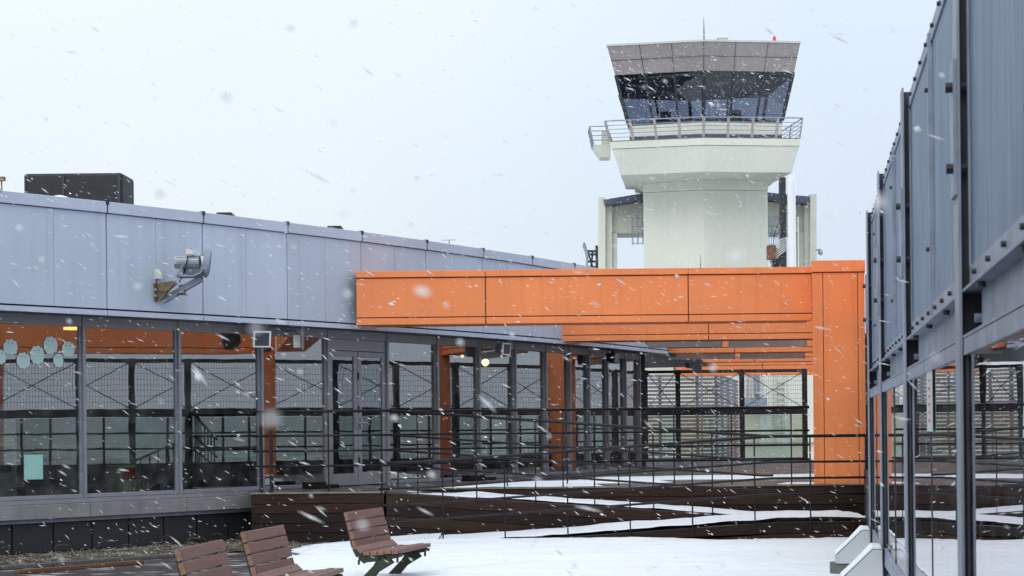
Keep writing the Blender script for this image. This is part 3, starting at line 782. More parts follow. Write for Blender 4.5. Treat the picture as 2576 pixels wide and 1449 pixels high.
# yoke, ballast box, fins, ring
g = MB()
for dy in (-.16, .16):
    pts = [q_(446, 693, dy), q_(462, 664, dy)]; g.bar(pts[0], pts[1], .015, .045, (0,1,0))
pts = [q_(446, 696), q_(492, 696), q_(510, 688), q_(524, 664)]
for a, b in zip(pts, pts[1:]): g.bar(a + Vector((0,-.0,0)), b, .30, .018)
g.build('yoke', M['steel'], t)
g = MB(); oc = []
for x in (441, 503):
    c = q_(x, 660); oc.append([c + Vector((0, math.cos(R(22.5+45*k))*.105, math.sin(R(22.5+45*k))*.095)) for k in range(8)])
g.loft(oc); bx = g.build('ballast_box', M['lampgrey'], t, bevel=.006)
g = MB()
for k in range(7):
    yy = 648 + k*4; g.bar(q_(443, yy, -.108 + abs(k-3)*.012), q_(501, yy, -.108 + abs(k-3)*.012), .012, .008)
g.build('cooling_rib', M['steel'], bx)
g = MB(); c = q_(507, 659); ax = Vector((1, 0.15, .02)).normalized(); g.tube([c, c+ax*.05, c+ax*.09], [.09, .085, .05], 16); g.build('end_cap', M['offwhite'], t, smooth=False)
g = MB()
for k in range(13):
    x = 464 + k*4.2; g.box(q_(x, 676, -.11), q_(x+1.6, 690 + 4*math.sin(k*.25), .11))
g.box(q_(464, 676, -.1), q_(516, 681, .1)); g.build('heat_sink', M['steel'], t)
g = MB(); c = q_(519, 662); ax = Vector((.96, .26, -.12)).normalized()
g.tube([c-ax*.05, c-ax*.015, c, c+ax*.03, c+ax*.04], [.15, .19, .205, .205, .185], 28); g.build('lamp_head', M['steel'], t, smooth=False)
g = MB(); g.tube([c+ax*.041, c+ax*.05], [.18, .17], 24); g.build('lens', M['lens'], t)
g = MB(); g.hexa([q_(467, 638, -.1), q_(487, 640, -.1), q_(487, 640, .1), q_(467, 638, .1)], [q_(467, 626, -.1), q_(483, 625, -.1), q_(483, 625, .1), q_(467, 626, .1)])
g.bar(q_(483, 627), q_(506, 641), .2, .012); g.box(q_(470, 640, -.07), q_(490, 646, .07)); g.build('visor', M['offwhite'], t)
g = MB(); c0 = A3 + n3*.05 + up*W(400, 702, fp.y).z
g.tube([c0, q_(392, 715), q_(398, 731), q_(412, 737), q_(430, 727), q_(452, 708), q_(462, 690, -.12), q_(468, 668, -.13), q_(472, 646, -.12)], .008, 6); g.build('power_cable', M['cable'], t, smooth=True)
g = MB(); zc_ = W(395, 690, fp.y).z
g.loft([[A3+n3*.002-d3*.02+up*(zc_-.07), A3+n3*.085-d3*.02+up*(zc_-.07), A3+n3*.085+d3*.06+up*(zc_-.07), A3+n3*.002+d3*.06+up*(zc_-.07)], [A3+n3*.002-d3*.02+up*(zc_+.01), A3+n3*.075-d3*.02+up*(zc_), A3+n3*.075+d3*.06+up*(zc_), A3+n3*.002+d3*.06+up*(zc_+.01)], [A3+n3*.002-d3*.01+up*(zc_+.07), A3+n3*.02-d3*.01+up*(zc_+.07), A3+n3*.02+d3*.05+up*(zc_+.07), A3+n3*.002+d3*.05+up*(zc_+.07)]])
g.build('cable_hood', M['offwhite'], t)

# ------------------------------------------------------------------ spotlights under the eaves
def spot(x, y, face, mat, lab, aim, sz=.145, drop=.16):
    """box floodlight hung from the soffit"""
    c2 = hit(x, offset(F, .16)); c = W(x, y, c2[1]); t = thing('spotlight', (c.x, c.y, FB+.01), lab, 'spotlight', 'spotlights under the eaves')
    aim = Vector(aim).normalized(); sd = aim.cross(up).normalized(); u = sd.cross(aim).normalized()
    def ring(k, s): return [c + aim*k + sd*(s*i) + u*(s*j*.9) for i, j in ((-1,-1),(1,-1),(1,1),(-1,1))]
    g = MB(); g.loft([ring(-.20, sz*.45), ring(-.10, sz*.75), ring(-.012, sz*.95)]); g.build('housing', mat, t, bevel=.012)
    g = MB(); g.loft([ring(-.01, sz), ring(.03, sz*.98)]); fr_ = g.build('bezel', mat if mat is M['steeldark'] else M['white'], t, bevel=.012)
    g = MB(); g.loft([ring(.031, sz*.76), ring(.036, sz*.74)]); g.build('lens', M['lens'], fr_)
    g = MB(); tp = Vector((c.x, c.y, FB+.012))-aim*.1
    for s in (-1, 1): g.bar(tp + sd*(s*.10), c - aim*.1 + sd*(s*.12) + u*.02, .03, .012, sd)
    g.bar(tp - sd*.13, tp + sd*.13, .06, .016); g.build('bracket', M['steeldark'] if mat is M['steeldark'] else M['alu'], t)
spot(658, 853, 1, M['offwhite'], 'white framed square spotlight under the eaves left of the glass doors', (.42, -.85, -.16))
spot(1272, 878, 1, M['lampgrey'], 'pale grey square spotlight under the eaves beside the yellow lamp', (.75, -.55, -.08), .13)
spot(1548, 900, 1, M['steeldark'], 'dark spotlight under the far end of the eaves', (.8, -.4, -.1), .14)
c2 = hit(745, offset(F, .2)); c = W(752, 857, c2[1]); t = thing('speaker_bracket', (c.x, c.y, FB+.01), 'small grey junction box on an angle bracket under the eaves', 'junction box')
g = MB(); g.box((c.x-.09, c.y-.02, c.z-.11), (c.x+.03, c.y+.10, c.z+.09)); g.build('box', M['offwhite'], t, bevel=.012)
g = MB(); g.hexa([(c.x+.05, c.y-.06, c.z-.14), (c.x+.065, c.y-.06, c.z-.14), (c.x+.065, c.y+.1, c.z-.14), (c.x+.05, c.y+.1, c.z-.14)], [(c.x+.05, c.y-.06, FB+.01), (c.x+.065, c.y-.06, FB+.01), (c.x+.065, c.y+.1, FB+.01), (c.x+.05, c.y+.1, FB+.01)]); g.box((c.x-.12, c.y-.05, FB-.005), (c.x+.09, c.y+.1, FB+.011)); g.build('bracket', M['alu'], t)
g = MB(); g.tube([(c.x-.3, c.y, FB-.02), (c.x-.2, c.y, FB-.07), (c.x-.06, c.y, FB-.05), (c.x, c.y, c.z+.05)], .007, 6); g.build('lead', M['cable'], t)
c = W(1738, 918, 38.0); t = thing('horn_speaker', (c.x, c.y, FB), 'black horn loudspeaker hanging under the far canopy', 'loudspeaker')
g = MB(); g.tube([c+Vector((-.12,.05,0)), c+Vector((0,0,0)), c+Vector((.16,-.12,-.02))], [.07, .09, .19], 14); g.build('horn', M['steeldark'], t)
g = MB(); g.bar((c.x, c.y, c.z), (c.x, c.y, FB+.05), .1, .03, (0,1,0)); g.build('bracket', M['steeldark'], t)

# ------------------------------------------------------------------ orange portal frames
BT, BB = EYE + 2.55, EYE + 1.70
def portal(Zp, xl, xc0, xc1, joints, lab, jit, cy0=.30):
    t = thing('portal_frame', (xc0, Zp, Z_U), lab, 'portal frame', 'orange portal frames in a row')
    dep = .55; xe = xc0 + .2*cy0     # the beam meets the slanting side of the column here
    g = MB(); g.box((xl+.01, Zp+.02, BB+.02), (xe+.02, Zp+dep, BT-.02)); core = g.build('beam_core', M['dark'], t)
    cuts = [xl] + joints + [xe-.001]
    for a, b in zip(cuts, cuts[1:]):
        g = MB(); g.box((a+.008, Zp, BT-.62-.11), (b-.008, Zp+.019, BT-.115)); g.box((a+.008, Zp, BB), (b-.008, Zp+.6, BB+.105)); g.build('beam_panel', M['orange'], t, bevel=.004)
        g = MB(); g.box((a+.004, Zp-.03, BT-.10), (b-.004, Zp+.6, BT)); g.build('beam_coping', M['orange'], t, bevel=.006)
    g = MB(); g.box((xl, Zp+.02, BB+.11), (xl+.009, Zp+.6, BT-.1)); g.build('beam_end', M['steeldark'], t)
    # column (its sides run along the row of columns)
    def cbox(mb, a, b):
        x0, x1 = a[0], b[0]; k0, k1 = .2*(a[1]-y0), .2*(b[1]-y0)
        return mb.hexa([(x0+k0,a[1],a[2]),(x1+k0,a[1],a[2]),(x1+k1,b[1],a[2]),(x0+k1,b[1],a[2])], [(x0+k0,a[1],b[2]),(x1+k0,a[1],b[2]),(x1+k1,b[1],b[2]),(x0+k1,b[1],b[2])])
    zt_ = EYE + 2.59; y0 = Zp - cy0
    g = MB(); cbox(g, (xc0+.02, y0+.02, Z_U+.002), (xc1-.02, y0+.5, zt_-.02)); g.build('column_core', M['dark'], t)
    w = xc1 - xc0
    for a, b in ((0, .20), (.212, .862), (.874, 1)):
        g = MB(); cbox(g, (xc0+w*a, y0, Z_U+.004), (xc0+w*b, y0+.019, zt_-.19)); g.build('column_panel', M['orange'], t, bevel=.004)
    g = MB()
    for s, x0, x1 in ((0, xc0, xc0+.019), (1, xc1-.019, xc1)): cbox(g, (x0, y0+.0195, Z_U+.004), (x1, y0+.52, zt_-.19))
    cbox(g, (xc0+.02, y0+.501, Z_U+.004), (xc1-.02, y0+.52, zt_-.19)); g.build('column_side', M['orange'], t)
    g = MB(); cbox(g, (xc0-.012, y0-.03, zt_-.178), (xc1+.012, y0+.53, zt_)); g.build('column_cap', M['orange'], t, bevel=.006)
def xw(x, Z): return (x-CX)*Z/FPX
portal(25.25, xw(899, 25.25), 4.685, 5.50, [xw(1225, 25.25), xw(1735, 25.25)], 'nearest and largest orange portal frame, its column standing at the deck edge', 0, .545)
for k, (Zp, xl_, j) in enumerate(((30.45, 1412, 1785), (35.65, 1662, 1850), (40.8, 1700, 1900), (46.0, 1715, 1920), (51.0, 1700, 1930))):
    xc0 = max(xw(2057, Zp-.30), 5.85+(Zp-30.45)*.2)
    portal(Zp, xw(xl_, Zp), xc0, xc0+.82, [xw(j, Zp)], ['second orange portal beam from the front, below the longest one', 'third orange portal beam from the front, behind the paired strip lights', 'fourth orange portal beam from the front, in shade', 'fifth orange portal beam from the front, low over the mesh fence', 'last and smallest orange portal beam, just above the mesh fence'][k], k)
t = thing('edge_beam', (4.9, 21, EYE+1.7), 'long orange beam running over the mesh fence behind the steel screen', 'beam')
ea, eb = Vector((5.62, 24.9)), Vector((4.22, 17.6)); ed = (eb-ea).normalized()
for k in range(3):
    g = MB(); g.wall(ea + ed*(k*2.48), ea + ed*(k*2.48+2.465), BB+.12, BT-.11, -.5, 0); g.wall(ea + ed*(k*2.48), ea + ed*(k*2.48+2.465), BB, BB+.105, -.5, 0); g.wall(ea + ed*(k*2.48), ea + ed*(k*2.48+2.465), BT-.095, BT, -.5, .03); g.build('beam_panel', M['orange'], t, bevel=.004)
g = MB(); g.wall(eb + ed*.002, eb + ed*.3, -.0, BT, -.5, 0); g.build('end_column', M['orange'], t, bevel=.006)
def striplight(x0, x1, y0, y1, Z, lab):
    a, b = W(x0, (y0+y1)/2, Z), W(x1, (y0+y1)/2, Z); h = (y1-y0)*Z/FPX
    t = thing('strip_light', ((a.x+b.x)/2, Z, BB), lab, 'strip light', 'strip lights below the beams')
    zc_ = a.z; g = MB(); g.loft([[(x, Z-.10, zc_+h/2), (x, Z-.06, zc_-h/2), (x, Z+.06, zc_-h/2), (x, Z+.10, zc_+h/2)] for x in (a.x+.03, b.x-.03)]); g.build('trough', M['white'], t)
    for x in (a.x, b.x-.029):
        g = MB(); g.loft([[(xx, Z-.115, zc_+h/2+.01), (xx, Z-.07, zc_-h/2-.01), (xx, Z+.07, zc_-h/2-.01), (xx, Z+.115, zc_+h/2+.01)] for xx in (x, x+.029)]); g.build('end_cap', M['offwhite'], t)
    g = MB()
    for x in (a.x+.3, b.x-.3): g.box((x-.02, Z-.02, zc_+h/2), (x+.02, Z+.02, zc_+h/2+.2))
    g.box((a.x, Z-.03, zc_+h/2+.201), (b.x, Z+.03, zc_+h/2+.24)); g.build('hanger', M['steeldark'], t)
striplight(1624, 1816, 858, 875, 31.6, 'grey strip light behind the second beam, left of the nearer pair')
striplight(1832, 2028, 857, 874, 31.6, 'grey strip light behind the second beam, right of the nearer pair')
striplight(1684, 1848, 889, 904, 36.7, 'shaded grey strip light behind the third beam, left of the farther pair')
striplight(1860, 2024, 887, 903, 36.7, 'shaded grey strip light behind the third beam, right of the farther pair')

# ------------------------------------------------------------------ railings
RH = (1.20, .84, .615, .39)
def railing(name, lab, path, posts, prad=.0115, ends=()):
    """path: list of (x, y, z) floor points; posts: list of path parameters along x"""
    t = thing(name, path[0], lab, 'railing')
    for k, h in enumerate(RH):
        g = MB(); g.tube([(x, y, z+h) for x, y, z in path], .022 if k == 0 else .016, 8); g.build('rail', M['rail'], t, smooth=True)
    for (x, y, z, big) in posts:
        g = MB()
        if big: g.bar((x, y, z-.02), (x, y, z+1.21), .05, .05, (0,1,0))
        else: g.tube([(x, y, z-.12), (x, y, z+1.2)], prad, 6)
        g.build('post', M['rail'], t)
    return t
yA = DECK_Z + .05; yB = EDGE_Z + .06
posts = [(xw(656, yA), yA, Z_U, 1), (xw(682, yA), yA, Z_U, 1)] + [(xw(x, yA), yA, Z_U, 0) for x in (826, 960)]
posts += [(xw(x, yB), yB, Z_U, 0) for x in (1000, 1138, 1275, 1415, 1555, 1695, 1840, 1990)]
railing('deck_railing', 'long black railing with four rails along the edge of the raised deck', [(xw(636, yA), yA, Z_U), (-1.86, yA, Z_U), (-1.84, yB, Z_U), (xw(2036, yB), yB, Z_U)], posts)
yC = DECK_Z - .02
pts = [(x, yC, z_ra(x, 0)) for x in [-1.4 + i*.87 for i in range(8)]]
railing('ramp_railing', 'black railing sloping down to the right along the upper ramp', [(-1.83, yC, Z_U), (3.7, yC, LAND), (3.85, yC, LAND)], [(*q, 0) for q in pts if q[0] < 3.8])
yD = RAMP_Z - .05
pts = [(xw(x, yD), yD, max(z_rb(xw(x, yD), 0), 0)) for x in (958, 1112, 1268, 1426, 1583, 1740, 1897, 2037)]
railing('ramp_railing', 'nearest black railing, sloping down to the left along the lower ramp in the snow', [(xw(951, yD), yD, -.02), (-1.15, yD, 0), (3.6, yD, LAND), (xw(2183, yD), yD, LAND)], [(*q, 0) for q in pts] + [(xw(2180, yD), yD, LAND, 1)])

# ------------------------------------------------------------------ mesh fence: along the right and across the far end
MZ0, MZ1 = EYE + .56, EYE + 1.53
def fence(lab, a, b, nbay, zfloor, extra=False, posts_w=.13, fr=None):
    a, b = Vector(a), Vector(b); d = (b-a).normalized(); T_ = (b-a).length; fr = fr or [k/nbay for k in range(nbay+1)]
    t = thing('mesh_fence', (a.x, a.y, zfloor), lab, 'fence')
    z_ = lambda q, z: (q.x, q.y, z)
    for i in range(nbay+1):
        q = a + d*T_*fr[i]; g = MB(); g.wall(q-d*posts_w/2, q+d*posts_w/2, zfloor, MZ1+.06, -.06, .06); g.build('post', M['steeldark'], t)
    for i in range(nbay):
        p0, p1 = a + d*(T_*fr[i]+posts_w/2), a + d*(T_*fr[i+1]-posts_w/2); w = (p1-p0).length
        g = MB(); g.wall(p0, p1, MZ1-.03, MZ1+.05, -.04, .04); g.build('top_rail', M['steeldark'], t)
        g = MB(); g.wall(p0, p1, MZ0-.2, MZ0-.03, -.06, .06); g.build('beam', M['steeldark'], t)
        g = MB(); g.wall(p0, p1, MZ0-.028, MZ0-.012, -.05, .065); g.build('pale_strip', M['white'], t)
        g = MB(); n_ = int(w/.06)
        for k in range(1, n_): q = p0 + d*(w*k/n_); g.bar(z_(q, MZ0-.01), z_(q, MZ1-.03), .006, .006, (0,1,0))
        for k in range(1, 8): zz = MZ0 + (MZ1-MZ0-.03)*k/8; g.bar(z_(p0, zz), z_(p1, zz), .006, .006)
        g.build('wire_mesh', M['steeldark'], t)
        g = MB(); g.tube([z_(p0, MZ0), z_(p1, MZ1-.04)], .011, 6); g.tube([z_(p0, MZ1-.04), z_(p1, MZ0)], .011, 6)
        for q, zz in ((p0, MZ0), (p0, MZ1-.04), (p1, MZ0), (p1, MZ1-.04)): g.tube([z_(q, zz-.02), z_(q, zz+.02)], .04, 6)
        g.build('cross_brace', M['steeldark'], t)
        g = MB(); g.wall(p0, p1, zfloor+.08, MZ0-.21, -.006, .006); g.build('glass_panel', M['fenceglass'], t)
        g = MB(); g.wall(p0, p1, zfloor+.02, zfloor+.079, -.03, .03)
        if extra:
            g.wall(p0, p1, zfloor-.02, EYE-.60, .031, .16)  # unseen kerb added so the terminal windows reflect a dark band low down
            for zz in (.02, -.30): g.wall(p0, p1, EYE+zz-.02, EYE+zz+.02, .07, .11)
            for f_ in (.3, .62): q = p0 + d*w*f_; g.wall(q-d*.025, q+d*.025, zfloor+.08, MZ0-.21, .045, .069)
        g.build('bottom_rail', M['steeldark'], t)
fence('dark steel mesh fence with crossed braces across the far end of the deck', (xw(1624, 43), 43.0), (xw(2025, 43), 43.0), 3, Z_U, fr=[0, .2045, .606, 1])
fence('dark steel mesh fence running beside the lower ramp behind the steel screen', (5.60, 24.6), (4.08, 17.35), 4, 0.0, True)
fence('dark steel mesh fence running along the outer side of the orange columns', (9.25, 43.1), (5.68, 25.1), 9, Z_U, True)

# ------------------------------------------------------------------ steel and glass screen on the right
yP = [2.9, 7.1, 10.9, 14.4, 17.0]
PZ = {'base': EYE-1.14, 'fl0': EYE+.385, 'fl1': EYE+.60, 'top': EYE+2.24}
scd = Vector((SC_SL, 1.0)).normalized(); scn = Vector((scd.y, -scd.x))   # scn points away from the plaza
t = thing('steel_screen', (screen_x(17.0), 17.0, 0), 'tall galvanised steel windscreen with ribbed upper panels over glass', 'windscreen')
def spt(y, off=0.0): return Vector((screen_x(y), y)) + scn*off
def sbox(mb, y0, y1, z0, z1, o0, o1):
    A, B, C_, D = spt(y0, o0), spt(y1, o0), spt(y1, o1), spt(y0, o1)
    return mb.hexa([(k.x, k.y, z0) for k in (A, B, C_, D)], [(k.x, k.y, z1) for k in (A, B, C_, D)])
for i, y in enumerate(yP):
    g = MB(); ft = .012
    sbox(g, y-.10, y+.10, -.02 if i < 4 else 0, PZ['top']+.06, 0, ft); sbox(g, y-.10, y+.10, 0, PZ['top']+.06, .20-ft, .20)
    po = g.build('post', M['steel'], t)
    g = MB(); sbox(g, y-.005, y+.005, 0, PZ['top']+.05, ft+.0005, .20-ft-.0005); g.build('web', M['steeldark'], po)  # web coloured darker than the flanges, in place of shade in the channel
    g = MB(); sbox(g, y-.085, y+.085, EYE+1.02, EYE+1.62, -.016, -.001); sp_ = g.build('splice_plate', M['steel'], po)
    for zz in (1.14, 1.50):
        g = MB(); c = spt(y-.05, -.016); g.tube([(c.x, c.y, EYE+zz), (c.x-scn.x*.03, c.y-scn.y*.03, EYE+zz)], .024, 6)
        c = spt(y-.05, .012); g.tube([(c.x, c.y, EYE+zz), (c.x+scn.x*.035, c.y+scn.y*.035, EYE+zz)], .022, 6)
        g.build('bolt', M['steeldark'], po)
PO = .058      # panel plane behind the outer flange
for i in range(len(yP)-1):
    y0, y1 = yP[i]+.1, yP[i+1]-.1; ym = (y0+y1)/2
    g = MB(); sbox(g, yP[i]+.006, yP[i+1]-.006, PZ['fl0'], PZ['fl0']+.012, .014, .186); sbox(g, yP[i]+.006, yP[i+1]-.006, PZ['fl1']-.012, PZ['fl1'], .014, .186); sbox(g, y0+.12, y1-.10, PZ['fl0']+.0125, PZ['fl1']-.0125, .085, .095)
    bm_ = g.build('beam', M['steel'], t)
    g = MB(); sbox(g, yP[i]+.01, yP[i+1]-.01, PZ['fl0']+.013, PZ['fl1']-.013, .15, .155); g.build('beam_backing', M['dark'], bm_)
    for q in (y0+.15, y0+.9, ym+.2, y1-.5):
        g = MB(); c = spt(q, .04); g.tube([(c.x, c.y, PZ['fl1']-.012), (c.x, c.y, PZ['fl1']-.035)], .018, 6); g.build('bolt', M['steeldark'], bm_)
    for q in (y0+.03, y1-.05):
        g = MB(); c = spt(q, .09); g.tube([(c.x, c.y, EYE+.47), (c.x-scn.x*.03, c.y-scn.y*.03, EYE+.47)], .022, 6); g.build('bolt', M['steel'], bm_)
    for a, b in ((y0-.04, ym-.012), (ym+.012, y1+.04)):
        g = MB(); sbox(g, a, b, PZ['fl1']+.03, PZ['top'], PO, PO+.03); g.build('ribbed_panel', M['grating'], t)
    for a, b, o_ in ((ym-.015, ym+.015, .03), (y0-.05, y0-.025, .046), (y1+.025, y1+.05, .046)):
        g = MB(); sbox(g, a, b, PZ['fl1']+.03, PZ['top']-.02, o_, PO-.001); g.build('panel_trim', M['steel'], t)
    for z0, z1, o0, o1 in ((PZ['top']-.07, PZ['top'], PO-.012, PO-.001), (PZ['top']+.001, PZ['top']+.012, PO-.012, PO+.06), (PZ['fl1']+.001, PZ['fl1']+.10, PO-.012, PO-.001)):
        g = MB(); sbox(g, y0-.04, y1+.04, z0, z1, o0, o1); an = g.build('angle_trim', M['steel'], t)
    nb_ = 8
    for k in range(nb_):
        yy = y0 + (y1-y0)*(k+.5)/nb_
        for zz in (PZ['top']-.03, PZ['fl1']+.055):
            g = MB(); c = spt(yy, PO-.012); g.tube([(c.x, c.y, zz), (c.x-scn.x*.018, c.y-scn.y*.018, zz)], .013, 6); g.build('bolt', M['steeldark'], an)
    for zz in (EYE+1.0, EYE+1.9):
        g = MB(); c = spt(ym, .03); g.tube([(c.x, c.y, zz), (c.x-scn.x*.018, c.y-scn.y*.018, zz)], .014, 6); g.build('bolt', M['steeldark'], an)
    # glazing
    for a, b, z0, z1, o0, o1 in ((y0-.02, y1+.02, PZ['fl0']-.075, PZ['fl0']-.004, .016, .08), (y0-.02, y1+.02, PZ['base'], PZ['base']+.05, .02, .12), (yP[i]+.006, yP[i+1]-.006, PZ['base']-.10, PZ['base']-.002, .016, .18),
                                 (y0-.04, y0+.005, PZ['base']+.05, PZ['fl0']-.075, .0251, .05), (y1-.005, y1+.04, PZ['base']+.05, PZ['fl0']-.075, .0251, .05)):
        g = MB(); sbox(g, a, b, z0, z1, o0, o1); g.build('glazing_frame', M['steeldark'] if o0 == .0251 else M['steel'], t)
    for a, b in ((y0+.005, ym-.006), (ym+.006, y1-.005)):
        g = MB(); tilt = random.uniform(-.003, .003)
        A, B = spt(a, .032+tilt), spt(b, .032-tilt); g.hexa([(k.x, k.y, PZ['base']+.05) for k in (A, B, B+scn*.01, A+scn*.01)], [(k.x, k.y, PZ['fl0']-.075) for k in (A, B, B+scn*.01, A+scn*.01)])
        g.build('glass_pane', M['screenglass'], t)
    g = MB(); sbox(g, ym-.0055, ym+.0055, PZ['base']+.05, PZ['fl0']-.075, .026, .046); g.build('glass_joint', M['steeldark'], t)
# notice strip on the glass
y0 = 8.79; g = MB(); sbox(g, y0, y0+.40, EYE-.03, EYE+.316, .021, .023)
o = g.build('notice_strip', M['coverwhite']); tag(o, 'tall pale notice strip with red marks on the screen glass', 'notice')
g = MB()
for k in range(6): sbox(g, y0+.16, y0+.22 + .03*(k % 2), EYE+.25-k*.045, EYE+.265-k*.045, .0185, .0205)
g.build('red_mark', M['red'], o)
# buttress feet
for i, y in ((4, 17.0), (3, 14.4)):
    lab = {4: 'farthest wedge shaped white cover on a concrete block, foot of the end post', 3: 'nearer wedge shaped white cover with snowy slope at the screen foot', 2: 'nearest wedge shaped white cover at the screen foot'}[i]
    c = spt(y-.25, -.001); tf = thing('buttress_foot', (c.x, c.y, 0), lab, 'buttress', 'buttress feet of the steel screen')
    zt_ = EYE - 1.09; zb = EYE - 1.44
    prof = [(0, zb), (.36, zb), (.36, zb+.08), (.085, zt_), (0, zt_)]
    A = spt(y-.30, -.004); Bv = scd*.34
    g = MB(); g.extr([(A.x-scn.x*o_, A.y-scn.y*o_, z) for o_, z in prof], (Bv.x, Bv.y, 0)); g.build('cover', M['coverwhite'], tf, bevel=.006)
    g = MB(); A2 = spt(y-.31, -.004)
    g.extr([(A2.x-scn.x*o_, A2.y-scn.y*o_, z) for o_, z in ((.365, zb+.085), (.36, zb+.112), (.23, zb+.235), (.09, zt_+.035), (.01, zt_+.03), (.0, zt_+.004), (.085, zt_+.004))], (Bv.x*1.06, Bv.y*1.06, 0)); g.build('snow_cap', M['snow'], tf, smooth=False, bevel=.008)
    g = MB(); A3_ = spt(y-.28, -.01); g.extr([(A3_.x-scn.x*o_, A3_.y-scn.y*o_, z) for o_, z in ((0, .0), (.41, .0), (.41, zb-.003), (0, zb-.003))], (Bv.x*.92, Bv.y*.92, 0)); g.build('concrete_block', M['concblock'], tf, bevel=.012)

# ------------------------------------------------------------------ benches
def bench():
    t = thing('bench', (0, 0, 0), 'x', 'bench', 'slatted benches on the lower deck')
    Lb = 1.0
    # slats: (x, z, width, thick, angle) in the side profile; x forward
    prof = []
    bx, bz = -.135, .745; ba = R(106)
    for i in range(4): prof.append((bx + i*.028, bz - i*.098, .09, .042, ba))
    prof.append((.005, .402, .085, .042, R(138)))
    for i in range(5): prof.append((.085 + i*.078, .372 - .006*(i < 2) + .012*(i > 2), .07, .042, R(3)))
    for k, (x, z, w, th, an) in enumerate(prof):
        ux, uz = math.cos(an), math.sin(an); nx_, nz_ = -uz, ux
        c4 = [(x+ux*a+nx_*b, z+uz*a+nz_*b) for a, b in ((-w/2,-th/2),(w/2,-th/2),(w/2,th/2),(-w/2,th/2))]
        g = MB(); g.hexa([(px_, .048, pz_) for px_, pz_ in c4], [(px_, Lb, pz_) for px_, pz_ in c4]); s_ = g.build('slat', M['wood_slat'], t, bevel=.007)
        g = MB(); g.hexa([(px_, 0.0, pz_) for px_, pz_ in c4], [(px_, .0465, pz_) for px_, pz_ in c4]); g.build('end_cap', M['wood_end'], s_, bevel=.006)
    for y in (.055, .88):
        g = MB()
        def strip(pts, wid, th=.05):
            for (p0, p1), (w0, w1) in zip(zip(pts, pts[1:]), zip(wid, wid[1:])):
                a, b = Vector((p0[0], p0[1])), Vector((p1[0], p1[1])); d = (b-a).normalized(); n = Vector((-d.y, d.x))
                q = [a-n*w0/2, b-n*w1/2, b+n*w1/2, a+n*w0/2]; g.hexa([(k.x, y, k.y) for k in q], [(k.x, y+th, k.y) for k in q])
        strip([(-.175, .77), (-.12, .56), (-.075, .42), (-.02, .335), (.06, .295)], [.03, .045, .06, .075, .10], .045)
        strip([(.04, .31), (.24, .322), (.45, .345)], [.09, .075, .03], .043)
        strip([(.30, .33), (.16, .20), (.0, .03)], [.17, .085, .10], .06)
        strip([(-.08, .018), (.20, .022), (.42, .012)], [.036, .05, .024], .062)
        g.build('side_frame', M['castgreen'], t, bevel=.008)
        g = MB()
        for x, z in ((-.03, .29), (.40, .32)): g.tube([(x, y+.02, z), (x, y+.02, z-.05)], .012, 6)
        g.build('bolt', M['steeldark'], t)
    return t
def copy_tree(o, parent=None):
    c = o.copy(); COL.objects.link(c)
    if parent is not None: c.parent = parent
    for ch in list(o.children): copy_tree(ch, c)
    return c
b0 = bench()
spots = [(-1.60, 16.45, -17, 'slatted brown bench standing whole in the snow, farthest of the row'), (-2.135, 13.35, -11, 'slatted brown bench cut by the photo bottom, middle of the row'), (-2.285, 11.45, -8, 'slatted brown bench showing only its back, nearest of the row')]
kids = [c for c in b0.children]
allb = [b0]
for k in range(2): allb.append(copy_tree(b0))
for o, (x, y, a_, lab) in zip(allb, spots):
    o.location = (x, y, 0); o.rotation_euler = (0, 0, R(a_)); o['label'] = lab

# ------------------------------------------------------------------ control tower
ZT = 77.0
def ring(yc, xl, xr, Zc, depth=6.0, inset=.7, xc=1770.0):
    c = W(xc, yc, Zc); z = c.z
    l = Vector((xw(xl, Zc+.8) + ROLL*(CY-yc)*(Zc+.8)/FPX, Zc+.8, z)); r = Vector((xw(xr, Zc+.55) + ROLL*(CY-yc)*(Zc+.55)/FPX, Zc+.55, z))
    return [c, r, Vector((r.x-inset, Zc+depth-.8, z)), Vector((c.x, Zc+depth, z)), Vector((l.x+inset, Zc+depth-.8, z)), l]
t = thing('control_tower', (W(1770, 700, 78.6+2).x, 80.0, -4.2), 'cream airport control tower with flared dark glass cab and taupe roof band', 'tower')
r0 = ring(478, 1618, 1931, 80.0, 4.6, .3)
bot = [Vector((q.x, q.y, -4.2)) for q in r0]
g = MB(); g.loft([bot, r0]); g.build('shaft', M['cream'], t)
g = MB(); up_ = ring(452, 1617, 1932, 79.97, 4.6, .3); lo_ = ring(477, 1617, 1932, 79.97, 4.6, .3); g.loft([lo_, up_]); g.build('shaft_collar', M['cream'], t)
g = MB(); g.loft([ring(466, 1614, 1935, 80.3, 4.4, .3), ring(451, 1596, 1952, 79.9, 5.2, .3), ring(449, 1596, 1952, 79.9, 5.2, .3)]); g.build('corbel', M['creamtrim'], t)
g = MB(); g.loft([ring(432, 1561, 1992, 77.45, 6.2, .6), ring(366, 1541, 2010, 77.08, 6.6, .7)]); g.build('balcony_apron', M['cream'], t)
g = MB(); g.loft([ring(364.5, 1539, 2012, 77.04, 6.6, .7), ring(347, 1533, 2014, 77.0, 6.8, .7)]); g.build('balcony_band', M['cream'], t)
g = MB(); g.loft([ring(346.6, 1536, 2011, 77.05, 6.6, .7), ring(344.5, 1534, 2013, 77.0, 6.8, .7)]); g.build('balcony_coping', M['taupe'], t)
g = MB(); g.loft([ring(345.5, 1584, 1967, 77.9, 5.0, .5), ring(336, 1584, 1967, 77.9, 5.0, .5)]); g.build('cab_plinth', M['navy'], t)
g = MB(); g.loft([ring(336, 1583, 1968, 77.88, 5.0, .5), ring(306, 1583, 1968, 77.88, 5.0, .5)]); g.build('cab_sill_wall', M['cream'], t)
